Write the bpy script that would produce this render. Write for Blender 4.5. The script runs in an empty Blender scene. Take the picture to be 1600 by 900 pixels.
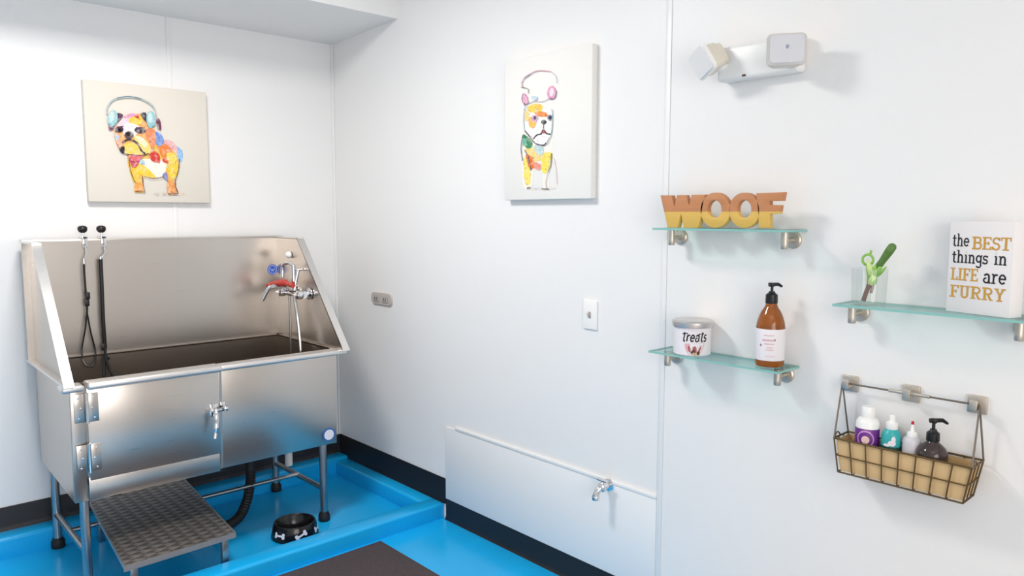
import bpy, bmesh, math, random
from mathutils import Vector, Matrix
from mathutils.geometry import tessellate_polygon
random.seed(4)
PI = math.pi
C = bpy.context.scene.collection
SC = bpy.context.scene

# ---------------------------------------------------------------- camera
CAM = Vector((-2.13792, -3.82632, 1.47))
MR = ((0.73803215, -0.67476277, 0.00193553),
      (-0.06390033, -0.07274695, -0.99529628),
      (0.67173305, 0.73443466, -0.09680714))      # image right, image down, depth
FPX = 1166.974
cam_d = bpy.data.cameras.new('camera'); cam = bpy.data.objects.new('camera', cam_d); C.objects.link(cam)
cam_d.sensor_width = 36.0; cam_d.lens = FPX / 1600 * 36.0; cam_d.clip_start = 0.02
r, d, z = Vector(MR[0]), Vector(MR[1]), Vector(MR[2])
m = Matrix((r, -d, -z)).transposed().to_4x4(); m.translation = CAM
cam.matrix_world = m
SC.camera = cam

# measured points of the photograph, read off on a known plane of the room
def ray(px, py):
    a, b = (px - 800) / FPX, (py - 450) / FPX
    return Vector(MR[0]) * a + Vector(MR[1]) * b + Vector(MR[2])
def onx(px, py, x=0.0): v = ray(px, py); return CAM + v * ((x - CAM.x) / v.x)
def ony(px, py, y=0.0): v = ray(px, py); return CAM + v * ((y - CAM.y) / v.y)
def onz(px, py, zz=0.0): v = ray(px, py); return CAM + v * ((zz - CAM.z) / v.z)

# ---------------------------------------------------------------- light
w = bpy.data.worlds.new('world'); SC.world = w; w.use_nodes = True
w.node_tree.nodes['Background'].inputs[0].default_value = (0.9, 0.95, 1.0, 1)
w.node_tree.nodes['Background'].inputs[1].default_value = 0.3
def area(name, loc, rot, sx, sy, power, col):
    l = bpy.data.lights.new(name, 'AREA'); l.shape = 'RECTANGLE'; l.size = sx; l.size_y = sy
    l.energy = power; l.color = col
    o = bpy.data.objects.new(name, l); C.objects.link(o); o.location = loc; o.rotation_euler = rot
    return o
area('ceiling_lamp', (-1.5, -1.4, 2.66), (0, 0, 0), 0.45, 0.45, 30, (1.0, 0.96, 0.922))
area('ceiling_lamp_rear', (-2.0, -4.0, 2.66), (0, 0, 0), 0.8, 1.2, 3, (1.0, 0.96, 0.922))
area('front_fill', (-2.3, -5.5, 1.45), (math.radians(90), 0, 0), 2.2, 1.7, 44, (1.0, 0.968, 0.945))  # added soft fill behind the camera, lifts tub front, back wall and soffit
SC.view_settings.view_transform = 'Standard'; SC.view_settings.look = 'None'
SC.view_settings.exposure = 0.33; SC.view_settings.gamma = 1.0
SC.view_settings.use_curve_mapping = False

# ---------------------------------------------------------------- materials
def s2l(c):
    return tuple((x / 255 / 12.92) if x / 255 <= 0.04045 else ((x / 255 + 0.055) / 1.055) ** 2.4 for x in c)
def mat(name, rgb, rough=0.5, metal=0.0, spec=0.5, bump=None, var=None, alpha_trans=0.0, coat=0.0, stretch=None):
    """rgb in sRGB 0-255. bump=(scale,strength), var=(scale,amount) mottles colour, stretch scales the noise space"""
    mt = bpy.data.materials.new(name); mt.use_nodes = True
    nt = mt.node_tree; b = nt.nodes['Principled BSDF']
    col = s2l(rgb)
    b.inputs['Base Color'].default_value = (*col, 1)
    b.inputs['Roughness'].default_value = rough; b.inputs['Metallic'].default_value = metal
    b.inputs['Specular IOR Level'].default_value = spec
    b.inputs['Coat Weight'].default_value = coat
    if alpha_trans: b.inputs['Transmission Weight'].default_value = alpha_trans
    if bump or var or stretch:
        tc = nt.nodes.new('ShaderNodeTexCoord'); mp = nt.nodes.new('ShaderNodeMapping')
        nt.links.new(tc.outputs['Object'], mp.inputs[0])
        if stretch: mp.inputs['Scale'].default_value = stretch
    if bump:
        n = nt.nodes.new('ShaderNodeTexNoise'); n.inputs['Scale'].default_value = bump[0]; n.inputs['Detail'].default_value = 3
        bp = nt.nodes.new('ShaderNodeBump'); bp.inputs['Strength'].default_value = bump[1]; bp.inputs['Distance'].default_value = 0.003
        nt.links.new(mp.outputs[0], n.inputs[0]); nt.links.new(n.outputs[0], bp.inputs['Height']); nt.links.new(bp.outputs[0], b.inputs['Normal'])
    if var:
        n = nt.nodes.new('ShaderNodeTexNoise'); n.inputs['Scale'].default_value = var[0]; n.inputs['Detail'].default_value = 4
        mx = nt.nodes.new('ShaderNodeMix'); mx.data_type = 'RGBA'
        k = var[1]
        mx.inputs[6].default_value = (*[c * (1 - k) for c in col], 1); mx.inputs[7].default_value = (*[min(1, c * (1 + k)) for c in col], 1)
        nt.links.new(mp.outputs[0], n.inputs[0]); nt.links.new(n.outputs[0], mx.inputs[0]); nt.links.new(mx.outputs[2], b.inputs['Base Color'])
    return mt
def steel_mat(name, rgb, rough, stretch, k=0.09):
    mt = mat(name, rgb, rough, 1.0)
    nt = mt.node_tree; b = nt.nodes['Principled BSDF']
    tc = nt.nodes.new('ShaderNodeTexCoord'); mp = nt.nodes.new('ShaderNodeMapping'); mp.inputs['Scale'].default_value = stretch
    n = nt.nodes.new('ShaderNodeTexNoise'); n.inputs['Scale'].default_value = 6; n.inputs['Detail'].default_value = 6
    nt.links.new(tc.outputs['Object'], mp.inputs[0]); nt.links.new(mp.outputs[0], n.inputs[0])
    mr = nt.nodes.new('ShaderNodeMapRange'); mr.inputs[3].default_value = rough - k; mr.inputs[4].default_value = rough + k
    nt.links.new(n.outputs[0], mr.inputs[0]); nt.links.new(mr.outputs[0], b.inputs['Roughness'])
    return mt
def clear_mat(name, tint, gloss=0.12, rough=0.02):
    """thin clear glass: see-through tint with a fresnel gloss"""
    mt = bpy.data.materials.new(name); mt.use_nodes = True; nt = mt.node_tree
    nt.nodes.remove(nt.nodes['Principled BSDF'])
    t = nt.nodes.new('ShaderNodeBsdfTransparent'); t.inputs[0].default_value = (*s2l(tint), 1)
    g = nt.nodes.new('ShaderNodeBsdfGlossy'); g.inputs['Roughness'].default_value = rough
    lw = nt.nodes.new('ShaderNodeLayerWeight'); lw.inputs[0].default_value = 0.5
    pw = nt.nodes.new('ShaderNodeMath'); pw.operation = 'POWER'; pw.inputs[1].default_value = 4.0; nt.links.new(lw.outputs['Facing'], pw.inputs[0])
    f = nt.nodes.new('ShaderNodeMath'); f.operation = 'MULTIPLY_ADD'; f.inputs[1].default_value = 0.55; f.inputs[2].default_value = 0.05; nt.links.new(pw.outputs[0], f.inputs[0])
    mx = nt.nodes.new('ShaderNodeMixShader')
    nt.links.new(f.outputs[0], mx.inputs[0]); nt.links.new(t.outputs[0], mx.inputs[1]); nt.links.new(g.outputs[0], mx.inputs[2])
    nt.links.new(mx.outputs[0], nt.nodes['Material Output'].inputs[0])
    return mt
M = {}
M['wall'] = mat('white_wall_panel', (240, 239, 238), 0.42, spec=0.35, bump=(170, 0.10))
M['ceil'] = mat('white_ceiling_paint', (242, 241, 239), 0.8, spec=0.2)
M['trim'] = mat('white_trim', (240, 240, 239), 0.35)
M['far'] = mat('beige_wall_paint', (232, 227, 222), 0.8)
M['side'] = mat('grey_wall_paint', (226, 225, 223), 0.8)
M['floor'] = mat('blue_epoxy_floor', (22, 174, 238), 0.22, spec=0.5, bump=(9, 0.05), var=(5, 0.10))
M['base'] = mat('black_rubber_cove', (22, 24, 30), 0.45)
M['steel'] = steel_mat('brushed_steel', (204, 197, 190), 0.30, (1.2, 1.2, 60), 0.06)
M['steel_shaded'] = steel_mat('shaded_brushed_steel', (158, 148, 138), 0.34, (1.2, 1.2, 60), 0.06)  # tub steel with the basin's and underside's shade put into its colour
M['steel_edge'] = steel_mat('folded_steel_edge', (228, 225, 222), 0.40, (30, 30, 30))
M['tube'] = steel_mat('steel_tube', (176, 176, 176), 0.3, (20, 20, 1))
M['chrome'] = mat('chrome', (226, 226, 228), 0.10, 1.0)
M['nickel'] = mat('brushed_nickel', (206, 196, 184), 0.45, 1.0)
M['blackp'] = mat('black_plastic', (16, 16, 18), 0.35)
M['rubber'] = mat('black_rubber', (20, 20, 22), 0.6)
M['whitep'] = mat('white_plastic', (246, 245, 242), 0.35)
M['beigep'] = mat('ivory_plastic', (226, 219, 204), 0.4)
M['greyp'] = mat('grey_plastic', (176, 170, 166), 0.4)
M['bezel'] = mat('grey_lamp_bezel', (206, 202, 198), 0.35)
M['socket'] = mat('taupe_outlet_plate', (196, 187, 182), 0.4)
M['dark'] = mat('dark_slot', (40, 38, 38), 0.6)
M['red'] = mat('red_plastic', (190, 62, 52), 0.35)
M['reddot'] = mat('red_tip', (196, 34, 52), 0.4)
M['canvas'] = mat('cream_canvas', (229, 222, 210), 0.85, bump=(500, 0.15))
M['canvas2'] = mat('white_canvas', (240, 238, 233), 0.85, bump=(500, 0.15))
M['glass_top'] = clear_mat('shelf_glass', (232, 250, 247))
M['glass_edge'] = mat('teal_glass_edge', (138, 192, 186), 0.2)
M['tumbler'] = clear_mat('tumbler_glass', (247, 249, 248))
M['amber'] = mat('amber_plastic', (182, 102, 30), 0.10, alpha_trans=0.5)
M['label'] = mat('white_label', (238, 232, 236), 0.5)
M['ink'] = mat('black_print', (24, 24, 26), 0.6)
M['gold'] = mat('gold_print', (206, 154, 62), 0.5)
M['inkgrey'] = mat('grey_print', (150, 132, 140), 0.6)
M['inkpink'] = mat('pink_print', (226, 178, 180), 0.6)
M['inkrose'] = mat('rose_print', (178, 96, 100), 0.6)
M['inkbrown'] = mat('brown_print', (98, 52, 44), 0.6)
M['inktan'] = mat('tan_print', (206, 176, 140), 0.6)
M['wood_top'] = mat('brown_stained_wood', (192, 130, 86), 0.55, var=(14, 0.16), stretch=(1, 0.5, 6))
M['wood_low'] = mat('yellow_painted_wood', (222, 182, 92), 0.5, var=(14, 0.08), stretch=(1, 0.5, 6))
M['tin'] = mat('brushed_tin_lid', (206, 202, 200), 0.3, 0.8)
M['sign'] = mat('white_painted_board', (238, 233, 232), 0.6)
M['leafl'] = mat('light_green_leaf', (140, 190, 84), 0.45, var=(60, 0.25))
M['leafd'] = mat('dark_green_stem', (84, 122, 52), 0.45, var=(80, 0.3))
M['leafp'] = mat('pale_green_leaf', (202, 222, 148), 0.4)
M['twig'] = mat('brown_twig', (124, 98, 88), 0.6)
M['wire'] = mat('bronze_wire', (112, 90, 58), 0.45, 0.85)
M['wire2'] = mat('grey_wire', (122, 112, 102), 0.55, 0.7)
M['kraft'] = mat('kraft_liner', (208, 176, 128), 0.75, var=(24, 0.12), bump=(60, 0.2))
M['purple'] = mat('purple_label', (112, 44, 140), 0.4)
M['lilac'] = mat('lilac_print', (206, 150, 206), 0.5)
M['cream'] = mat('cream_print', (232, 200, 190), 0.5)
M['teal'] = mat('teal_label', (52, 170, 172), 0.35)
M['deepgreen'] = mat('dark_green_band', (18, 66, 58), 0.4)
M['smoke'] = mat('smoke_glass', (70, 58, 56), 0.08, alpha_trans=0.25)
M['milky'] = mat('milky_plastic', (234, 230, 236), 0.35, alpha_trans=0.25)
M['bowl'] = mat('glossy_black_bowl', (14, 13, 14), 0.18)
M['bone'] = mat('white_bone_print', (236, 232, 240), 0.5)
M['pale_floor'] = mat('unseen_pale_floor', (172, 170, 170), 0.5)  # unseen front floor, invented pale so the tub door reflects it
M['mat'] = mat('dark_brown_carpet', (84, 75, 76), 0.95, spec=0.1, bump=(260, 0.9), var=(120, 0.35))
M['blue'] = mat('blue_sticker', (56, 92, 200), 0.4)
M['bluel'] = mat('pale_blue_print', (196, 214, 246), 0.4)
M['blued'] = mat('steel_blue_ring', (52, 104, 168), 0.4)
M['lens'] = mat('clear_lamp_lens', (246, 245, 244), 0.2, alpha_trans=0.1, spec=0.6)
M['lens_grey'] = mat('grey_lamp_lens', (206, 207, 212), 0.2, spec=0.6)
M['bulb'] = mat('blue_grey_bulb', (156, 160, 182), 0.2)
M['pvc'] = mat('white_pipe', (228, 226, 222), 0.4)

# tread plate: raised lozenges
def tread_mat():
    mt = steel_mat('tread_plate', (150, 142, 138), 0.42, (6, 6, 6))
    nt = mt.node_tree; b = nt.nodes['Principled BSDF']
    tc = nt.nodes.new('ShaderNodeTexCoord')
    hs = []
    for ang, off in ((PI / 4, 0.0), (-PI / 4, 0.5)):
        mp = nt.nodes.new('ShaderNodeMapping'); mp.inputs['Rotation'].default_value = (0, 0, ang); mp.inputs['Scale'].default_value = (32, 68, 1)
        mp.inputs['Location'].default_value = (off, off, 0)
        nt.links.new(tc.outputs['Object'], mp.inputs[0])
        sx = nt.nodes.new('ShaderNodeSeparateXYZ'); nt.links.new(mp.outputs[0], sx.inputs[0])
        outs = []
        for ax in (0, 1):
            f = nt.nodes.new('ShaderNodeMath'); f.operation = 'PINGPONG'; f.inputs[1].default_value = 1.0
            nt.links.new(sx.outputs[ax], f.inputs[0])
            q = nt.nodes.new('ShaderNodeMath'); q.operation = 'GREATER_THAN'; q.inputs[1].default_value = (0.25, 0.62)[ax]
            nt.links.new(f.outputs[0], q.inputs[0]); outs.append(q)
        mu = nt.nodes.new('ShaderNodeMath'); mu.operation = 'MULTIPLY'
        nt.links.new(outs[0].outputs[0], mu.inputs[0]); nt.links.new(outs[1].outputs[0], mu.inputs[1]); hs.append(mu)
    ad = nt.nodes.new('ShaderNodeMath'); ad.operation = 'MAXIMUM'
    nt.links.new(hs[0].outputs[0], ad.inputs[0]); nt.links.new(hs[1].outputs[0], ad.inputs[1])
    bp = nt.nodes.new('ShaderNodeBump'); bp.inputs['Strength'].default_value = 0.9; bp.inputs['Distance'].default_value = 0.004
    nt.links.new(ad.outputs[0], bp.inputs['Height']); nt.links.new(bp.outputs[0], b.inputs['Normal'])
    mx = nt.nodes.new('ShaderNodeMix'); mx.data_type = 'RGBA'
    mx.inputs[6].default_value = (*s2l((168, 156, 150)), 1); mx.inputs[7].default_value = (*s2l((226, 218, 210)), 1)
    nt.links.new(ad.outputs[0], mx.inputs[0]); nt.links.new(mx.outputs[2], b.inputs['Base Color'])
    return mt
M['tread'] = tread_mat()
# artwork paint: the print's own colours, broken up like water colour
def art_mat():
    mt = mat('painted_print', (255, 255, 255), 0.8, spec=0.2)
    nt = mt.node_tree; b = nt.nodes['Principled BSDF']
    at = nt.nodes.new('ShaderNodeAttribute'); at.attribute_name = 'paint'
    tc = nt.nodes.new('ShaderNodeTexCoord'); n = nt.nodes.new('ShaderNodeTexNoise'); n.inputs['Scale'].default_value = 55; n.inputs['Detail'].default_value = 5
    nt.links.new(tc.outputs['Object'], n.inputs[0])
    mr = nt.nodes.new('ShaderNodeMapRange'); mr.inputs[1].default_value = 0.48; mr.inputs[2].default_value = 0.75; mr.inputs[4].default_value = 0.6
    nt.links.new(n.outputs[0], mr.inputs[0])
    mx = nt.nodes.new('ShaderNodeMix'); mx.data_type = 'RGBA'; mx.inputs[7].default_value = (0.86, 0.80, 0.68, 1)
    nt.links.new(mr.outputs[0], mx.inputs[0]); nt.links.new(at.outputs['Color'], mx.inputs[6]); nt.links.new(mx.outputs[2], b.inputs['Base Color'])
    return mt
M['art'] = art_mat()

# ---------------------------------------------------------------- mesh helpers (world coordinates)
def box(bm, x0, x1, y0, y1, z0, z1, bev=0.0, seg=2, rot=None, piv=None):
    t = bmesh.new()
    bmesh.ops.create_cube(t, size=1.0)
    for v in t.verts:
        v.co = Vector((x0 + (v.co.x + .5) * (x1 - x0), y0 + (v.co.y + .5) * (y1 - y0), z0 + (v.co.z + .5) * (z1 - z0)))
    if bev: bmesh.ops.bevel(t, geom=t.edges[:], offset=bev, segments=seg, profile=0.5, affect='EDGES')
    if rot is not None:
        p = piv or Vector(((x0 + x1) / 2, (y0 + y1) / 2, (z0 + z1) / 2))
        for v in t.verts: v.co = p + rot @ (v.co - p)
    merge(bm, t)
def merge(bm, t, mi=0):
    mp = {}
    for v in t.verts: mp[v] = bm.verts.new(v.co)
    for f in t.faces:
        try: g = bm.faces.new([mp[v] for v in f.verts]); g.material_index = f.material_index
        except ValueError: pass
    t.free()
def smooth_path(pts, n=6):
    pts = [Vector(p) for p in pts]
    if len(pts) < 3: return pts
    out = []
    P = [pts[0] * 2 - pts[1]] + pts + [pts[-1] * 2 - pts[-2]]
    for i in range(1, len(P) - 2):
        for k in range(n):
            t = k / n; a, b, c, e = P[i - 1], P[i], P[i + 1], P[i + 2]
            out.append(0.5 * ((2 * b) + (c - a) * t + (2 * a - 5 * b + 4 * c - e) * t * t + (3 * b - a - 3 * c + e) * t ** 3))
    out.append(pts[-1]); return out
def tube(bm, pts, r, n=10, smooth=False, closed=False):
    pts = smooth_path(pts) if smooth else [Vector(p) for p in pts]
    rs = r if isinstance(r, (list, tuple)) else [r] * len(pts)
    if len(rs) != len(pts): rs = [rs[min(len(rs) - 1, int(i * len(rs) / len(pts)))] for i in range(len(pts))]
    rings = []; prev = None
    for i, p in enumerate(pts):
        if closed: tg = (pts[(i + 1) % len(pts)] - pts[i - 1]).normalized()
        elif i == 0: tg = (pts[1] - p).normalized()
        elif i == len(pts) - 1: tg = (p - pts[i - 1]).normalized()
        else: tg = ((pts[i + 1] - p).normalized() + (p - pts[i - 1]).normalized()).normalized()
        if prev is None:
            a = Vector((0, 0, 1)) if abs(tg.z) < 0.9 else Vector((1, 0, 0)); u = tg.cross(a).normalized()
        else: u = (prev - tg * prev.dot(tg)).normalized()
        prev = u; vv = tg.cross(u)
        rings.append([bm.verts.new(p + (u * math.cos(2 * PI * k / n) + vv * math.sin(2 * PI * k / n)) * rs[i]) for k in range(n)])
    m_ = len(rings)
    for i in range(m_ if closed else m_ - 1):
        A, B = rings[i], rings[(i + 1) % m_]
        for k in range(n): bm.faces.new((A[k], A[(k + 1) % n], B[(k + 1) % n], B[k]))
    if not closed: bm.faces.new(rings[0][::-1]); bm.faces.new(rings[-1])
def lathe(bm, base, prof, n=32, axis=Vector((0, 0, 1)), sx=1.0, sy=1.0, cap=True):
    """profile [(radius, height)] turned about axis through base"""
    q = Vector((0, 0, 1)).rotation_difference(Vector(axis).normalized()).to_matrix(); base = Vector(base)
    rings = []
    for rr, h in prof:
        rr = max(rr, 1e-5)
        rings.append([bm.verts.new(base + q @ Vector((rr * sx * math.cos(2 * PI * k / n), rr * sy * math.sin(2 * PI * k / n), h))) for k in range(n)])
    for A, B in zip(rings, rings[1:]):
        for k in range(n): bm.faces.new((A[k], A[(k + 1) % n], B[(k + 1) % n], B[k]))
    if cap: bm.faces.new(rings[0][::-1]); bm.faces.new(rings[-1])
def prism(bm, poly, ext):
    """flat 3D polygon pushed along the vector ext"""
    ext = Vector(ext); A = [bm.verts.new(Vector(p)) for p in poly]; B = [bm.verts.new(Vector(p) + ext) for p in poly]
    n = len(A); bm.faces.new(A); bm.faces.new(B[::-1])
    for k in range(n): bm.faces.new((A[k], B[k], B[(k + 1) % n], A[(k + 1) % n]))
def ball(bm, c, r, sx=1, sy=1, sz=1, rot=None, sub=2):
    t = bmesh.new(); bmesh.ops.create_icosphere(t, subdivisions=sub, radius=r)
    for v in t.verts:
        q = Vector((v.co.x * sx, v.co.y * sy, v.co.z * sz))
        v.co = Vector(c) + (rot @ q if rot is not None else q)
    merge(bm, t)
def B(): return bmesh.new()
def wloc(o):
    v = Vector((0, 0, 0))
    while o is not None: v += o.location; o = o.parent
    return v
def part(name, bm, mts, parent=None, base=None, ang=40, fix=True):
    if fix: bmesh.ops.recalc_face_normals(bm, faces=bm.faces[:])
    off = wloc(parent) if parent else Vector(base or (0, 0, 0))
    for v in bm.verts: v.co -= off
    me = bpy.data.meshes.new(name); bm.to_mesh(me); bm.free()
    for q in (mts if isinstance(mts, (list, tuple)) else [mts]): me.materials.append(q)
    if ang:
        me.polygons.foreach_set('use_smooth', [True] * len(me.polygons)); me.set_sharp_from_angle(angle=math.radians(ang))
    o = bpy.data.objects.new(name, me); C.objects.link(o)
    if parent: o.parent = parent
    else: o.location = off
    return o
def tag(o, label=None, cat=None, group=None, kind=None):
    if label: o['label'] = label
    if cat: o['category'] = cat
    if group: o['group'] = group
    if kind: o['kind'] = kind
    return o
def thing(name, loc, label, cat, group=None):
    o = bpy.data.objects.new(name, None); o.empty_display_size = 0.05; C.objects.link(o); o.location = Vector(loc)
    return tag(o, label, cat, group)
def struct(name, bm, m, ang=None, label=None, cat=None):
    o = part(name, bm, m, ang=ang); o['kind'] = 'structure'
    if label: o['label'] = label
    o['category'] = cat or name.split('_')[0]
    return o

# ---------------------------------------------------------------- lettering helpers (2D strokes)
def arc(cx, cy, rx, ry, a0, a1, n=12):
    return [(cx + rx * math.cos(math.radians(a0 + (a1 - a0) * i / n)), cy + ry * math.sin(math.radians(a0 + (a1 - a0) * i / n))) for i in range(n + 1)]
SW = 0.17; SB = 0.10    # stem and serif weights against the cap height
def slab(x, y, wd=0.22): return ([(x - wd, y), (x + wd, y)], SB)
GL = {   # advance width, strokes [(points, weight)]
 'B': (0.78, [([(.2, .05), (.2, .95)], SW), ([(.02, .95), (.45, .95)] + arc(.45, .74, .2, .21, 90, -90) + [(.2, .53)], .13), ([(.2, .53), (.47, .53)] + arc(.47, .29, .24, .24, 90, -90) + [(.02, .05)], .13)]),
 'E': (0.74, [([(.2, .05), (.2, .95)], SW), ([(.02, .95), (.64, .95), (.64, .76)], SB), ([(.02, .05), (.66, .05), (.66, .26)], SB), ([(.2, .51), (.5, .51)], SB), ([(.5, .39), (.5, .63)], SB)]),
 'S': (0.66, [(arc(.32, .72, .22, .22, 20, 270) + arc(.32, .27, .24, .23, 90, -160), .13), ([(.54, .97), (.54, .74)], SB), ([(.06, .03), (.06, .28)], SB)]),
 'T': (0.76, [([(.38, .05), (.38, .95)], SW), ([(.05, .72), (.05, .95), (.71, .95), (.71, .72)], SB), slab(.38, .05)]),
 'L': (0.68, [([(.2, .05), (.2, .95)], SW), slab(.2, .95), ([(.02, .05), (.6, .05), (.6, .3)], SB)]),
 'I': (0.42, [([(.2, .05), (.2, .95)], SW), slab(.2, .95, .18), slab(.2, .05, .18)]),
 'F': (0.70, [([(.2, .05), (.2, .95)], SW), ([(.02, .95), (.62, .95), (.62, .74)], SB), ([(.2, .5), (.48, .5)], SB), ([(.48, .38), (.48, .62)], SB), slab(.2, .05)]),
 'U': (0.84, [([(.2, .95), (.2, .3)] + arc(.41, .3, .21, .25, 180, 360) + [(.62, .95)], .14), slab(.2, .95, .18), slab(.62, .95, .18)]),
 'R': (0.84, [([(.2, .05), (.2, .95)], SW), ([(.02, .95), (.45, .95)] + arc(.45, .72, .21, .23, 90, -90) + [(.2, .49)], .13), ([(.42, .49), (.62, .05)], .15), slab(.2, .05, .18), ([(.55, .05), (.78, .05)], SB)]),
 'Y': (0.80, [([(.16, .95), (.4, .45), (.64, .95)], .14), ([(.4, .45), (.4, .05)], SW), slab(.16, .95, .16), slab(.64, .95, .16), slab(.4, .05, .2)]),
 't': (0.44, [([(.2, .92), (.2, .2)] + arc(.33, .17, .13, .12, 180, 300, 6), .13), ([(.03, .66), (.4, .66)], SB)]),
 'h': (0.66, [([(.17, 1.02), (.17, .05)], .13), ([(.17, .45)] + arc(.34, .45, .16, .21, 150, 0, 8) + [(.5, .05)], .13), ([(.04, 1.0), (.17, 1.0)], SB), slab(.17, .05, .13), slab(.5, .05, .13)]),
 'e': (0.60, [([(.08, .37), (.5, .37)] + arc(.3, .36, .21, .3, 5, 320, 16), .12)]),
 'i': (0.34, [([(.18, .66), (.18, .05)], .13), ([(.05, .66), (.18, .66)], SB), slab(.18, .05, .14), ([(.17, .9), (.19, .9)], .16)]),
 'n': (0.66, [([(.17, .66), (.17, .05)], .13), ([(.17, .45)] + arc(.34, .45, .16, .21, 150, 0, 8) + [(.5, .05)], .13), ([(.04, .66), (.17, .66)], SB), slab(.17, .05, .13), slab(.5, .05, .13)]),
 'g': (0.60, [(arc(.28, .4, .19, .25, 0, 360, 18), .12), ([(.47, .64), (.47, -.1)] + arc(.28, -.1, .19, .17, 0, -160, 8), .12), ([(.47, .66), (.58, .66)], SB)]),
 's': (0.50, [(arc(.24, .5, .16, .15, 30, 260, 10) + arc(.24, .21, .17, .16, 80, -150, 10), .11), ([(.41, .68), (.41, .52)], .08), ([(.06, .03), (.06, .2)], .08)]),
 'a': (0.62, [([(.1, .55)] + arc(.29, .48, .17, .17, 140, 0, 8) + [(.46, .05)], .13), (arc(.27, .22, .19, .17, 90, 360, 14) , .11), ([(.4, .05), (.6, .05)], SB)]),
 'r': (0.50, [([(.17, .66), (.17, .05)], .13), ([(.17, .42)] + arc(.36, .42, .18, .22, 160, 60, 6), .13), ([(.04, .66), (.17, .66)], SB), slab(.17, .05, .15)]),
}
def stroke_polys(pts, wd, n=8):
    """a polyline as one mitred ribbon of quads"""
    h = wd / 2; P = [pts[0]]
    for p in pts[1:]:
        if math.hypot(p[0] - P[-1][0], p[1] - P[-1][1]) > 1e-7: P.append(p)
    if len(P) < 2: return []
    closed = len(P) > 3 and math.hypot(P[0][0] - P[-1][0], P[0][1] - P[-1][1]) < 1e-6
    if closed: P = P[:-1]
    def nrm(a, b):
        l = math.hypot(b[0] - a[0], b[1] - a[1]); return (-(b[1] - a[1]) / l, (b[0] - a[0]) / l)
    L, R = [], []; m_ = len(P)
    for i, p in enumerate(P):
        n1 = nrm(P[i - 1], p) if (i or closed) else None
        n2 = nrm(p, P[(i + 1) % m_]) if (i < m_ - 1 or closed) else None
        n1 = n1 or n2; n2 = n2 or n1
        ax_, ay_ = n1[0] + n2[0], n1[1] + n2[1]; l = math.hypot(ax_, ay_)
        if l < 1e-6: ax_, ay_, l = n1[0], n1[1], 1.0
        ax_, ay_ = ax_ / l, ay_ / l; k = h / max(0.5, ax_ * n1[0] + ay_ * n1[1])
        L.append((p[0] + ax_ * k, p[1] + ay_ * k)); R.append((p[0] - ax_ * k, p[1] - ay_ * k))
    return [[L[i], L[(i + 1) % m_], R[(i + 1) % m_], R[i]] for i in range(m_ if closed else m_ - 1)]
def word_polys(txt, u0, u1, v0, cap, serif=True, slant=0.0, weight=1.0):
    tot = sum(GL[c][0] for c in txt); s = (u1 - u0) / tot; x = 0; out = []
    for c in txt:
        wdt, st = GL[c]
        for pts, ww in st:
            if not serif and ww <= SB: continue
            for pl in stroke_polys(pts, ww * weight): out.append([(u0 + (x + p[0]) * s + slant * p[1] * cap, v0 + p[1] * cap) for p in pl])
        x += wdt
    return out
def flat(bm, polys, fn, mi=0):
    """printed shapes: each lies a hair above the one before, so overlapping strokes never coincide"""
    for i, pl in enumerate(polys):
        pts = [fn(u, v) for u, v in pl]
        nn = (pts[1] - pts[0]).cross(pts[2] - pts[0])
        if nn.length < 1e-14: continue
        nn.normalize()
        if nn.dot(CAM - pts[0]) < 0: nn = -nn
        f = bm.faces.new([bm.verts.new(p + nn * (2.5e-5 * (i % 12))) for p in pts]); f.material_index = mi

# ================================================================ ROOM SHELL
ZC = 2.72; XL = -3.6; YF = -5.6
bm = B(); box(bm, XL, 0, YF, -2.6, -0.1, 0)
for f in bm.faces: f.material_index = 1
t = B(); box(t, XL, 0, -2.6, 0, -0.1, 0); merge(bm, t)
# blue coated kerb round the wash pan, with softened edges
CY0, CY1, CZ = -1.005, -0.905, 0.075
K = B()
box(K, XL, -0.0005, CY0, CY1, -0.02, CZ, 0.012, 3)
box(K, -0.085, -0.0005, CY1 - 0.02, -0.001, -0.02, CZ + 0.001, 0.012, 3)
box(K, XL, -0.0005, -0.10, -0.001, -0.02, CZ + 0.018, 0.016, 3)
merge(bm, K)
struct('floor', bm, [M['floor'], M['pale_floor']], 40, 'glossy blue coated floor with raised kerb', 'floor')
bm = B(); box(bm, XL - .1, 0, 0, 0.1, -0.1, ZC); struct('wall_back', bm, M['wall'])
bm = B(); box(bm, 0, 0.1, YF, 0.1, -0.1, ZC); struct('wall_right', bm, M['wall'])
bm = B(); box(bm, XL - .1, XL, YF, 0, -0.1, ZC); struct('wall_left', bm, M['side'])
bm = B(); box(bm, XL - .1, 0.1, YF - .1, YF, -0.1, ZC); struct('wall_front', bm, M['far'])
bm = B(); box(bm, XL - .1, 0.1, YF - .1, 0.1, ZC, ZC + .1)
t = B(); prism(t, [(XL, 0, 2.411), (XL, -0.65, 2.432), (XL, -0.65, ZC), (XL, 0, ZC)], (-XL, 0, 0)); merge(bm, t)
struct('ceiling', bm, M['ceil'])

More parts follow.
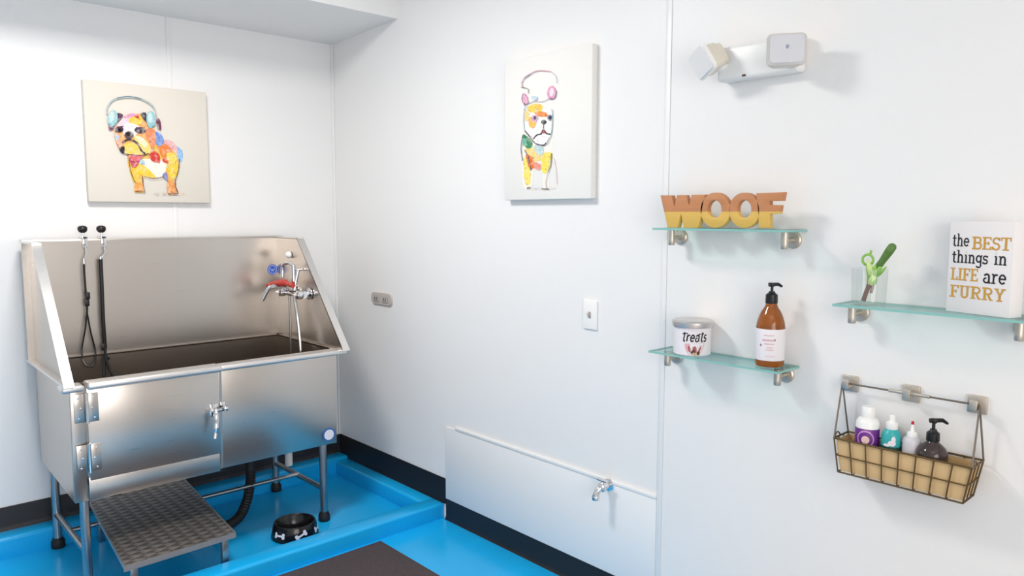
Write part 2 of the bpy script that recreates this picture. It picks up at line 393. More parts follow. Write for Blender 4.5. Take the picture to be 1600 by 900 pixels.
# black cove base
def cove(bm, a, b, z0, z1, nrm, toe=0.012):
    """cove profile swept from a to b; nrm points into the room"""
    a, b, n = Vector(a), Vector(b), Vector(nrm)
    pr = [(0, z1), (0.004, z1), (0.005, z1 - .004), (0.005, z0 + .02), (0.008, z0 + .008), (toe, z0), (0, z0)]
    prism(bm, [(a.x + n.x * q, a.y + n.y * q, h) for q, h in pr], b - a)
bm = B(); cove(bm, (XL, 0, 0), (0, 0, 0), CZ + .018, 0.196, (0, -1, 0)); struct('baseboard_back', bm, M['base'], 30)
bm = B(); cove(bm, (0, 0, 0), (0, -1.022, 0), CZ + .002, 0.199, (-1, 0, 0))
cove(bm, (0, -1.022, 0), (0, YF, 0), 0.0, 0.101, (-1, 0, 0), 0.014); struct('baseboard_right', bm, M['base'], 30)

# wall panel battens and corner trim
def trim(n, *a, **k):
    bm = B(); box(bm, *a, k.get('bev', 0.002), 2); struct('trim_%d' % n, bm, M['trim'], 40, cat='trim')
trim(1, -0.012, -0.0, -0.012, -0.0, 0.199, 2.413)
trim(2, -0.003, 0.0, -2.284, -2.262, 0.102, ZC)
trim(3, -0.884, -0.864, -0.003, 0.0, 0.2, 2.411)
trim(4, -0.006, 0.0, -2.262, -1.022, 0.103, 0.458, bev=0.001)        # lower cover panel
trim(5, -0.010, 0.0, -2.262, -1.100, 0.459, 0.472)                    # its cap strip

# ================================================================ BATHING TUB
XA, XB, YA, YB = -1.512, -0.400, -0.700, -0.100
tub = thing('dog_bathing_tub', (-0.95, -0.4, 0), 'stainless steel raised dog bathing tub with high splash guards on tubular legs', 'tub')
S, SE, SD = M['steel'], M['steel_edge'], M['steel_shaded']
bm = B(); box(bm, XA - .025, XB + .03, YB, YB + .012, 0.84, 1.352); box(bm, XA - .025, XB + .03, YB, YB + .05, 1.350, 1.362, .002)
part('splash_back', bm, S, tub)
for s, x in ((-1, XA + .004), (1, XB - .004)):
    bm = B(); prism(bm, [(x, YB, .845), (x, YB, 1.352), (x, -.335, 1.352), (x, -.765, .845)], (s * .004, 0, 0))
    o = part('side_splash', bm, S, tub)
    bm = B()   # folded edge along the slope, top and back
    wd = s * .034
    prism(bm, [(x, -.325, 1.358), (x, -.340, 1.352), (x, -.774, .842), (x, -.762, .842)], (wd, 0, 0))
    prism(bm, [(x, YB + .02, 1.358), (x, -.340, 1.358), (x, -.340, 1.350), (x, YB + .02, 1.350)], (wd, 0, 0))
    part('edge_flange', bm, SE, o)
    bm = B(); box(bm, min(x, x + wd * .95), max(x, x + wd * .95), -.76, YB + .03, .838, .848, .002); part('rim_flange', bm, SE, o)
# body sheets; the fixed front sheets lean in a little towards the bottom
def lean(bm):
    for v in bm.verts: v.co.y += (.835 - v.co.z) * .036
bm = B()
box(bm, -.963, XB, YA, YA + .012, .385, .835, .0015); box(bm, -.955, -.945, YA - .002, YA + .002, .386, .83)
lean(bm); part('front_panel', bm, S, tub)
bm = B(); box(bm, -1.462, -.963, YA + .002, YA + .012, .380, .47, .0015); box(bm, -1.462, -.963, YA + .004, YA + .016, .44, .84); part('lower_panel', bm, S, tub)
bm = B(); box(bm, XA + .002, -1.462, YA - .004, YA + .012, .378, .828, .002); lean(bm); part('corner_stile', bm, S, tub)
for x in (XA, XB - .008):
    bm = B(); prism(bm, [(x, YA + .020, .383), (x, YA + .004, .84), (x, YB, .84), (x, YB, .402)], (.008, 0, 0)); part('side_panel', bm, S, tub)
bm = B(); box(bm, XA, XB, YB - .004, YB + .004, .40, .84); part('back_panel', bm, S, tub)
bm = B(); prism(bm, [(XA + .004, YA + .020, .384), (XA + .004, YB, .403), (XA + .004, YB, .412), (XA + .004, YA + .020, .393)], (XB - XA - .008, 0, 0)); part('underside', bm, M['steel_shaded'], tub)
# basin lining
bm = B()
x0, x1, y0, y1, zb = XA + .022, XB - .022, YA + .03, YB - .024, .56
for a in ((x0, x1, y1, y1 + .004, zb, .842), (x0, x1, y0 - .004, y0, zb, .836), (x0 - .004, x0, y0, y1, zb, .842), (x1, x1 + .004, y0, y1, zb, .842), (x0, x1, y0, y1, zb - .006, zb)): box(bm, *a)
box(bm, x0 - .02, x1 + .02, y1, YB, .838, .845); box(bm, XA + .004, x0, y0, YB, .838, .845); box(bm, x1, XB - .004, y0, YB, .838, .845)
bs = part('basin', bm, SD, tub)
bm = B(); lathe(bm, (-.62, -.4, zb + .0005), [(.045, 0), (.045, .003), (.03, .004), (.028, .001)], 24); part('drain', bm, M['chrome'], bs)
# front rim, right of the door and on the stile
bm = B(); box(bm, -.962, XB + .034, YA - .042, y0, .818, .842, .009, 3); part('front_rim', bm, SE, tub)
bm = B(); box(bm, XA - .034, -1.470, YA - .050, y0, .815, .840, .009, 3); part('front_rim', bm, SE, tub)
# door
bm = B(); box(bm, -1.458, -.962, YA - .014, YA + .001, .462, .826, .002)
dr = part('door', bm, S, tub)
bm = B(); box(bm, -1.462, -.958, YA - .055, y0 - .002, .818, .845, .010, 3); part('door_rim', bm, SE, dr)
for zt, zb_ in ((.800, .690), (.603, .499)):
    bm = B(); box(bm, -1.500, -1.462, YA - .0075, YA - .0035, zb_, zt, .001); box(bm, -1.456, -1.420, YA - .0175, YA - .0135, zb_, zt, .001)
    h = part('hinge', bm, M['steel'], dr)
    bm = B(); tube(bm, [(-1.459, YA - .018, zb_ - .004), (-1.459, YA - .018, zt + .004)], .006, 10); part('hinge_pin', bm, M['chrome'], h)
    for q in (.14, .5, .86):
        zz = zb_ + (zt - zb_) * q
        for x_, y_ in ((-1.486 + (.008 if q == .5 else 0), YA - .0075), (-1.434 - (.008 if q == .5 else 0), YA - .0175)):
            bm = B(); ball(bm, (x_, y_, zz), .0042, sy=.6, sub=1); part('screw', bm, M['chrome'], h)
# latch: pivot body with a hanging lever and a keeper
bm = B(); box(bm, -1.006, -.972, YA - .022, YA - .012, .625, .682, .004)
tube(bm, [(-.990, YA - .02, .655), (-.990, YA - .046, .655)], .013, 14); tube(bm, [(-.992, YA - .04, .655), (-.964, YA - .04, .658)], .008, 10)
la = part('latch', bm, M['chrome'], dr)
bm = B(); tube(bm, [(-.990, YA - .044, .664), (-.992, YA - .050, .635), (-.994, YA - .054, .598), (-1.004, YA - .060, .545)], [.009, .012, .011, .007], 12, True); part('latch_lever', bm, M['chrome'], la)
bm = B(); box(bm, -.958, -.936, YA - .008, YA + .006, .640, .682, .003); tube(bm, [(-.948, YA, .660), (-.948, YA - .040, .660)], .010, 14); ball(bm, (-.948, YA - .042, .660), .013); part('latch_keeper', bm, M['chrome'], tub)
# legs and stretchers
LX = (-1.470, -.452); LY = (-.640, -.115)
for x in LX:
    for y in LY:
        bm = B(); tube(bm, [(x, y, .03), (x, y, .395)], .0175, 18)
        l = part('leg', bm, M['tube'], tub)
        bm = B(); lathe(bm, (x, y, 0), [(.026, 0), (.028, .004), (.027, .03), (.021, .04), (.021, .045)], 18); part('rubber_foot', bm, M['rubber'], l)
for x in LX:
    bm = B(); tube(bm, [(x, LY[0], .158), (x, LY[1], .152)], .0125, 14); part('stretcher', bm, M['tube'], tub)
bm = B(); tube(bm, [(LX[0], -.38, .162), (LX[1], -.38, .162)], .0105, 14); part('stretcher', bm, M['tube'], tub)
for x in (-1.36, -.94):
    bm = B(); box(bm, x - .02, x + .02, -.66, -.12, .362, .386, .003); part('support_rail', bm, M['rubber'], tub)
# drain pipe and hose
bm = B(); tube(bm, [(-.464, -.30, .40), (-.464, -.30, .19)], .019, 16); part('drain_pipe', bm, M['pvc'], tub)['label'] = 'short white drain pipe'
hp = smooth_path([(-.690, -.36, .40), (-.690, -.36, .26), (-.697, -.365, .17), (-.735, -.40, .09), (-.80, -.45, .045), (-.92, -.50, .03)], 12)
bm = B(); tube(bm, hp, [.0245 if i % 2 else .0215 for i in range(len(hp))], 16); part('drain_hose', bm, M['rubber'], tub)['label'] = 'black ribbed drain hose'
# round stickers
bm = B(); lathe(bm, (-.4425, YA + .0135, .4325), [(.033, 0), (.033, .0025)], 32, (0, -1, 0)); st = part('round_sticker', bm, M['blued'], tub); st['label'] = 'white round sticker with blue ring'
bm = B(); lathe(bm, (-.4425, YA + .0112, .4325), [(.0245, 0), (.0245, .0008)], 32, (0, -1, 0)); part('sticker_face', bm, M['bone'], st)
bm = B()
flat(bm, stroke_polys(arc(0, 0, .015, .015, 0, 360, 20), .002) + stroke_polys([(-.006, .006), (0, -.007), (.006, .006)], .0025), lambda u, v: Vector((-.4425 + u, YA + .0100, .4325 + v)))
part('sticker_mark', bm, M['bluel'], st, ang=None, fix=False)
bm = B(); lathe(bm, (-.430, YB - .0002, 1.185), [(.0275, 0), (.0275, .001)], 32, (0, -1, 0)); st = part('round_sticker', bm, M['blue'], tub); st['label'] = 'blue round sticker'
bm = B()
flat(bm, stroke_polys(arc(0, 0, .021, .021, 0, 360, 24), .003) + stroke_polys([(-.012, .008), (-.004, -.008), (0, .002), (.004, -.008), (.012, .008)], .003), lambda u, v: Vector((-.430 + u, YB - .0016, 1.185 + v)))
part('sticker_mark', bm, M['bluel'], st, ang=None, fix=False)
bm = B(); lathe(bm, (XB - .008, -.262, 1.268), [(.016, 0), (.018, .006), (.014, .018), (.006, .024)], 20, (-1, 0, 0)); part('white_knob', bm, M['whitep'], tub)

# ---------------------------------------------------------------- mixer tap with sprayer, on the right splash
XT = XB - .008
tap = thing('mixer_tap', (XT, -.36, 1.08), 'chrome wall mixer tap with curved spout, red grip and hanging hose inside the tub', 'tap')
bm = B(); tube(bm, [(XT - .045, -.27, 1.085), (XT - .045, -.50, 1.085)], .017, 18)
for y in (-.30, -.46):
    tube(bm, [(XT, y, 1.085), (XT - .045, y, 1.085)], .014, 14); lathe(bm, (XT, y, 1.085), [(.030, 0), (.030, .004), (.018, .014)], 20, (-1, 0, 0))
part('tap_body', bm, M['chrome'], tap)
bm = B(); tube(bm, [(XT - .045, -.335, 1.095), (XT - .075, -.31, 1.115), (XT - .12, -.275, 1.108), (XT - .15, -.25, 1.045)], .010, 14, True); part('spout', bm, M['chrome'], tap)
for y in (-.30, -.485):
    bm = B(); lathe(bm, (XT - .05, y, 1.085), [(.018, 0), (.022, .010), (.020, .03), (.008, .036)], 16, (-1, 0, 0)); box(bm, XT - .088, XT - .080, y - .035, y + .035, 1.079, 1.091, .003); part('tap_handle', bm, M['chrome'], tap)
bm = B(); tube(bm, [(XT - .045, -.385, 1.10), (XT - .045, -.385, 1.225)], .010, 14); tube(bm, [(XT - .045, -.385, 1.2), (XT, -.385, 1.2)], .007, 10)
tube(bm, [(XT - .045, -.385, 1.222), (XT - .05, -.345, 1.232), (XT - .06, -.305, 1.218), (XT - .063, -.30, 1.16)], .0085, 12, True); part('riser', bm, M['chrome'], tap)
bm = B(); tube(bm, [(XT - .075, -.44, 1.128), (XT - .080, -.35, 1.135), (XT - .09, -.27, 1.125), (XT - .10, -.21, 1.115)], [.012, .019, .017, .012], 14, True); part('spray_grip', bm, M['red'], tap)['label'] = 'red spray grip'
bm = B(); tube(bm, [(XT - .03, -.405, 1.20), (XT - .05, -.40, 1.09), (XT - .05, -.425, .97), (XT - .052, -.455, .80), (XT - .06, -.47, .66)], .0085, 12, True); part('spray_hose', bm, M['chrome'], tap)
bm = B(); tube(bm, [(XT - .045, -.335, 1.08), (XT - .045, -.337, .66)], .0055, 10); part('supply_tube', bm, M['tube'], tap)

# ---------------------------------------------------------------- grooming tethers clamped on the splash back
def tether(x, label, strap_r, pts, loop, beads):
    t = thing('grooming_tether', (x, -.075, 1.362), label, 'tether', 'grooming tethers on the tub')
    bm = B(); box(bm, x - .012, x + .012, -.115, -.055, 1.363, 1.373, .002); box(bm, x - .010, x + .010, -.115, -.106, 1.325, 1.372, .002)
    tube(bm, [(x, -.080, 1.370), (x, -.080, 1.395)], .005, 10); part('clamp', bm, M['chrome'], t)
    bm = B(); lathe(bm, (x, -.080, 1.388), [(.007, 0), (.016, .006), (.020, .014), (.020, .024), (.014, .031), (.004, .033)], 8); part('knob', bm, M['blackp'], t)
    p0 = Vector(pts[0])
    bm = B(); tube(bm, [(x, -.112, 1.332), (x + .001, -.116, 1.30), p0], .0035, 8); tube(bm, [p0 + Vector((0, 0, .012)), p0 - Vector((0, 0, .012))], .006, 10); part('swivel_hook', bm, M['chrome'], t)
    bm = B(); tube(bm, pts, strap_r, 10, True); st = part('strap', bm, M['blackp'], t)
    for b_ in beads:
        bm = B(); box(bm, b_[0] - .009, b_[0] + .009, b_[1] - .008, b_[1] + .008, b_[2] - .016, b_[2] + .016, .004); part('slider', bm, M['blackp'], st)
    bm = B()
    for lp in loop: tube(bm, lp, strap_r * .8, 8, True)
    part('noose', bm, M['blackp'], t)
def Q(px, py, y=-.125): return ony(px, py, y)
tether(-1.300, 'thin black cable tether with open loop, left of two hanging in the steel tub', .0045,
       [Q(131, 408), Q(132, 430), Q(134, 456), Q(136, 470), Q(136, 490)],
       [[Q(136, 488), Q(133, 515), Q(128, 545), Q(129, 562, -.16)], [Q(136, 488), Q(142, 520), Q(149, 548), Q(149, 565, -.16)], [Q(129, 562, -.16), Q(135, 572, -.18), Q(144, 573, -.18), Q(149, 565, -.16)]],
       [Q(137, 462), Q(136, 473)])
tether(-1.225, 'thick straight black strap tether reaching the basin, right of two in the steel tub', .0085,
       [Q(157, 405), Q(159, 450), Q(161, 500), Q(164, 545)],
       [[Q(164, 542), Q(165, 560, -.16), Q(171, 576, -.2), Q(177, 588, -.22)], [Q(164, 545), Q(163, 562, -.16), Q(162, 578, -.2), Q(162, 588, -.22)], [Q(164, 555, -.15), Q(171, 561, -.15)]],
       [Q(162, 542), Q(165, 562, -.15)])

# ---------------------------------------------------------------- step stool
ZS = .185
FL, FR, DV = Vector((-1.411, -.928, 0)), Vector((-.9935, -.910, 0)), Vector((.065, .785, 0))
st = thing('step_stool', (-1.18, -.55, 0), 'low steel step with diamond tread plate sliding out from under the tub', 'step')
def sp_(u, v, zz): return FL.lerp(FR, u) + DV * v + Vector((0, 0, zz))
def slab_quad(bm, u0, u1, v0, v1, z0, z1): prism(bm, [sp_(u0, v0, z0), sp_(u1, v0, z0), sp_(u1, v1, z0), sp_(u0, v1, z0)], (0, 0, z1 - z0))
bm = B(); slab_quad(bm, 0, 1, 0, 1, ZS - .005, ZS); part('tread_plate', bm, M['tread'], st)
bm = B()
for a in ((-.008, 1.008, -.006, .003), (-.008, 1.008, .995, 1.004), (-.008, .006, 0, 1), (.994, 1.008, 0, 1)): slab_quad(bm, *a, ZS - (.020 if a[3] < .01 else .0115), ZS + .0008)
part('edge_frame', bm, M['steel_edge'], st)
for u in (.085, .915):
    for v in (.042, .955):
        q = sp_(u, v, 0); bm = B(); box(bm, q.x - .0125, q.x + .0125, q.y - .0125, q.y + .0125, 0, ZS - .006, .002); part('leg', bm, M['tube'], st)

# ---------------------------------------------------------------- dog bowl
bc = Vector((-.628, -.735, 0))
bc = Vector((-.633, -.700, 0))
bw = thing('dog_bowl', bc, 'black dog bowl with white bone motifs on the blue floor in front of the tub', 'bowl')
bm = B(); lathe(bm, bc, [(.100, 0), (.107, .004), (.106, .012), (.094, .062), (.091, .067), (.086, .067), (.080, .060), (.068, .024), (.04, .018), (.001, .018)], 48); part('bowl_body', bm, M['bowl'], bw)
def bowl_pt(a, h, off=.0012):
    rr = .106 - (h - .012) / .05 * .012 + off
    return bc + Vector((rr * math.cos(a), rr * math.sin(a), h))
def bone_polys(L=.026, t=.004, tilt=0.0):
    out = stroke_polys([(-L + 2 * L * k / 10, 0) for k in range(11)], t * 2)
    for sx in (-1, 1):
        for sy in (-1, 1):
            for k in range(12):
                a, b = 2 * PI * k / 12, 2 * PI * (k + 1) / 12
                out.append([(sx * L, sy * .0055), (sx * L + .0075 * math.cos(a), sy * .0055 + .0075 * math.sin(a)), (sx * L + .0075 * math.cos(b), sy * .0055 + .0075 * math.sin(b))])
    c, s_ = math.cos(tilt), math.sin(tilt)
    return [[(u * c - v * s_, u * s_ + v * c) for u, v in pl] for pl in out]
a_cam = math.atan2(CAM.y - bc.y, CAM.x - bc.x)
for k, tilt in ((-2, 0), (-1, .0), (0, .42), (1, 0), (2, .3), (3, 0)):
    a0 = a_cam + .27 + 1.0 * k
    bm = B(); flat(bm, bone_polys(.020, .0042, tilt), lambda u, v: bowl_pt(a0 + u / .1, .034 + v, .0016))
    part('bone_motif', bm, M['bone'], bw, ang=None, fix=False)['label'] = 'white bone motif'

# ---------------------------------------------------------------- carpet mat
bm = B(); box(bm, -1.75, -.385, -1.8, -1.035, .0, .010, .004)
mo = part('floor_mat', bm, M['mat'], base=(-.85, -1.3, 0)); tag(mo, 'dark brown carpet mat on the blue floor beside the raised kerb', 'mat')

# ================================================================ CANVAS PRINTS
def smooth_poly(pts, n=4):
    P = [Vector((p[0], p[1], 0)) for p in pts]; out = []; m_ = len(P)
    for i in range(m_):
        a, b, c, e = P[i - 1], P[i], P[(i + 1) % m_], P[(i + 2) % m_]
        for k in range(n):
            t = k / n; q = 0.5 * ((2 * b) + (c - a) * t + (2 * a - 5 * b + 4 * c - e) * t * t + (3 * b - a - 3 * c + e) * t ** 3); out.append((q.x, q.y))
    return out
def ell(cx, cy, rx, ry, rot=0, n=20):
    c, s = math.cos(math.radians(rot)), math.sin(math.radians(rot))
    return [(cx + rx * math.cos(2 * PI * k / n) * c - ry * math.sin(2 * PI * k / n) * s, cy + rx * math.cos(2 * PI * k / n) * s + ry * math.sin(2 * PI * k / n) * c) for k in range(n)]
def artwork(name, layers, place, parent):
    """layers painted back to front: (colour, polygon) or (colour, stroke points, width)"""
    bm = B(); cl = bm.loops.layers.float_color.new('paint'); lift = 0.0003
    rg = random.Random(len(layers)); full = []
    def inside(p, pl):
        c = False
        for a, b in zip(pl, pl[1:] + pl[:1]):
            if (a[1] > p[1]) != (b[1] > p[1]) and p[0] < (b[0] - a[0]) * (p[1] - a[1]) / (b[1] - a[1]) + a[0]: c = not c
        return c
    for L in layers:
        full.append(L)
        if len(L) == 2 and sum(L[0]) > 330:      # watery brush flecks of neighbouring hues inside each patch
            pl = smooth_poly(L[1]); xs = [p[0] for p in pl]; ys = [p[1] for p in pl]
            for _ in range(min(26, int((max(xs) - min(xs)) * (max(ys) - min(ys)) / 420))):
                p = (rg.uniform(min(xs), max(xs)), rg.uniform(min(ys), max(ys))); a = rg.uniform(-.4, 2.0); l = rg.uniform(6, 15)
                if not inside(p, pl): continue
                k = rg.choice(((30, 12, -10), (-34, -26, -8), (18, 34, 40), (-20, -44, 6), (26, 24, 30), (-50, -34, 14)))
                col = tuple(max(30, min(252, c + q)) for c, q in zip(L[0], k))
                full.append((col, [p, (p[0] + l * math.cos(a) * .6, p[1] + l * math.sin(a) * .6 + 2), (p[0] + l * math.cos(a), p[1] + l * math.sin(a))], rg.uniform(3, 8)))
    layers = full
    for i, L in enumerate(layers):
        col = (*s2l(L[0]), 1)
        polys = [smooth_poly(L[1])] if len(L) == 2 else stroke_polys([(p.x, p.y) for p in smooth_path([(q[0], q[1], 0) for q in L[1]], 5)], L[2])
        for ip, pl in enumerate(polys):
            vs = [bm.verts.new(place(u, v, lift + 4e-6 * (ip % 5))) for u, v in pl]
            fs = []
            for tri in tessellate_polygon([[Vector((u, v, 0)) for u, v in pl]]):
                try: fs.append(bm.faces.new([vs[k] for k in tri]))
                except ValueError: pass
            for g in fs:
                for lp in g.loops: lp[cl] = col
        lift += 0.000022
    return part(name, bm, M['art'], parent, ang=None, fix=False)

# --- bulldog print on the back wall
YP = -.032
pa = thing('canvas_print', (-.99, 0, 1.8), 'square cream canvas print of a colourful bulldog wearing headphones, above the steel tub', 'picture')
bm = B(); box(bm, -1.258, -.715, YP, -.0, 1.528, 2.070, .004); part('canvas', bm, M['canvas'], pa)
D1 = [
 ((206, 196, 184), [(440, 815), (640, 812), (640, 832), (460, 836)]),
 ((150, 190, 228), [(560, 450), (620, 480), (645, 530), (630, 590), (590, 560), (570, 500)]),
 ((232, 178, 178), [(500, 425), (560, 430), (600, 480), (590, 530), (520, 500)]),
 ((238, 190, 84), [(235, 500), (300, 480), (450, 450), (520, 460), (590, 520), (612, 590), (600, 690), (575, 740), (600, 815), (530, 820), (528, 740), (505, 690), (420, 706), (368, 696), (352, 714), (347, 750), (360, 805), (285, 805), (285, 740), (250, 660), (232, 580)]),
 ((250, 240, 226), [(320, 570), (400, 560), (500, 570), (520, 620), (490, 690), (400, 690), (340, 640)]),
 ((244, 196, 62), [(250, 640), (300, 620), (335, 680), (320, 740), (280, 740)]),
 ((246, 206, 70), [(300, 600), (360, 615), (420, 670), (440, 700), (370, 690), (310, 660)]),
 ((248, 208, 72), [(530, 600), (590, 560), (606, 620), (595, 690), (550, 700)]),
 ((238, 164, 84), [(290, 740), (335, 735), (350, 800), (285, 805)]),
 ((236, 158, 86), [(530, 730), (575, 730), (600, 812), (530, 818)]),
 ((212, 66, 58), [(400, 520), (440, 505), (470, 540), (470, 585), (430, 585), (400, 560)]),
 ((206, 84, 100), [(245, 545), (300, 540), (320, 580), (290, 625), (255, 600)]),
 ((236, 130, 62), [(455, 455), (530, 460), (570, 530), (550, 580), (500, 555), (470, 510)]),
 ((250, 214, 96), [(520, 520), (570, 520), (600, 560), (560, 600), (530, 580)]),
 ((222, 80, 60), [(490, 560), (530, 570), (530, 592), (495, 582)]),
 ((170, 200, 214), [(320, 565), (350, 570), (360, 600), (330, 600)]),
 ((128, 128, 190), [(490, 680), (520, 660), (530, 720), (505, 710)]),
 ((120, 150, 214), [(440, 360), (480, 380), (500, 430), (470, 470), (440, 440)]),
 # head
 ((236, 176, 110), [(140, 330), (200, 260), (260, 230), (350, 235), (420, 320), (440, 400), (420, 500), (360, 535), (240, 530), (180, 500), (150, 450), (135, 390)]),
 ((246, 214, 224), [(160, 300), (230, 240), (280, 300), (270, 350), (200, 360), (150, 350)]),
 ((246, 206, 74), [(250, 250), (320, 240), (340, 290), (290, 310), (240, 290)]),
 ((206, 74, 70), [(285, 235), (310, 235), (315, 262), (290, 258)]),
 ((224, 150, 190), [(200, 250), (260, 225), (300, 235), (230, 262)]),
 ((250, 236, 232), [(210, 300), (300, 310), (320, 345), (270, 400), (200, 380)]),
 ((236, 140, 96), [(360, 350), (420, 340), (440, 410), (415, 490), (385, 430)]),
 ((250, 216, 120), [(275, 400), (320, 395), (390, 450), (400, 505), (370, 528), (330, 480)]),
 ((248, 236, 200), [(290, 395), (330, 400), (375, 445), (360, 470), (320, 440)]),
 ((248, 208, 96), [(200, 460), (260, 440), (310, 470), (340, 525), (260, 530), (205, 515)]),
 ((226, 110, 120), [(240, 530), (300, 528), (340, 545), (300, 580), (250, 570)]),
 ((190, 200, 216), [(135, 375), (165, 390), (165, 430), (145, 425)]),
 ((238, 176, 150), [(150, 420), (185, 430), (190, 480), (160, 465)]),
 ((86, 62, 84), ell(168, 345, 32, 22, -8)), ((36, 30, 42), ell(170, 348, 16, 13)),
 ((84, 68, 92), ell(322, 350, 42, 22, 6)), ((38, 32, 44), ell(322, 352, 20, 14)),
 ((96, 76, 84), ell(240, 385, 34, 28)), ((44, 38, 46), ell(240, 378, 24, 14)),
 ((60, 50, 58), [(170, 480), (205, 470), (205, 520), (180, 512)]),
 ((58, 48, 56), [(190, 440), (240, 418), (300, 445), (330, 500), (360, 522)], 13),
 ((70, 58, 60), [(205, 522), (260, 532), (340, 535), (385, 520)], 6),
 ((110, 70, 90), [(150, 325), (200, 320)], 7), ((110, 70, 90), [(290, 330), (355, 330)], 7),
 ((92, 60, 84), [(150, 225), (195, 235), (175, 270), (155, 290)]),
 ((66, 60, 78), [(325, 230), (365, 222), (372, 290), (350, 270)]),
 ((116, 66, 92), [(440, 260), (470, 275), (478, 345), (450, 330)]),
 ((120, 70, 96), [(90, 320), (130, 320), (120, 345), (95, 348)]),
 ((160, 206, 208), ell(118, 262, 38, 62, 6)), ((198, 226, 226), ell(112, 245, 20, 36, 6)), ((108, 160, 168), [(85, 300), (120, 320), (148, 290)], 6),
 ((156, 202, 206), ell(402, 270, 34, 62, -4)), ((200, 228, 228), ell(396, 256, 17, 38, -4)), ((108, 158, 166), [(372, 310), (400, 332), (430, 312)], 6),
 ((172, 186, 192), [(78, 230), (80, 180), (125, 125), (210, 105), (310, 112), (390, 150), (430, 195), (438, 240)], 12),
 ((120, 140, 146), [(150, 112), (240, 100), (340, 122)], 8),
 ((96, 70, 76), [(338, 690), (345, 750), (358, 806)], 7), ((96, 70, 76), [(612, 560), (606, 640), (580, 740), (602, 812)], 6), ((104, 70, 72), [(236, 560), (255, 660), (285, 735)], 5),
 ((110, 80, 80), [(350, 688), (420, 708), (500, 695)], 5), ((80, 60, 66), [(285, 806), (315, 800), (355, 808)], 6), ((80, 60, 66), [(528, 822), (565, 816), (604, 820)], 6),
]
K1 = Vector((-1.258, YP, 1.528))
def pl1(u, v, l):
    q = ony(150 + u / 4.74, 130 + v / 4.74, YP); return Vector((q.x, YP - l, q.z))
artwork('painted_bulldog', D1, pl1, pa)

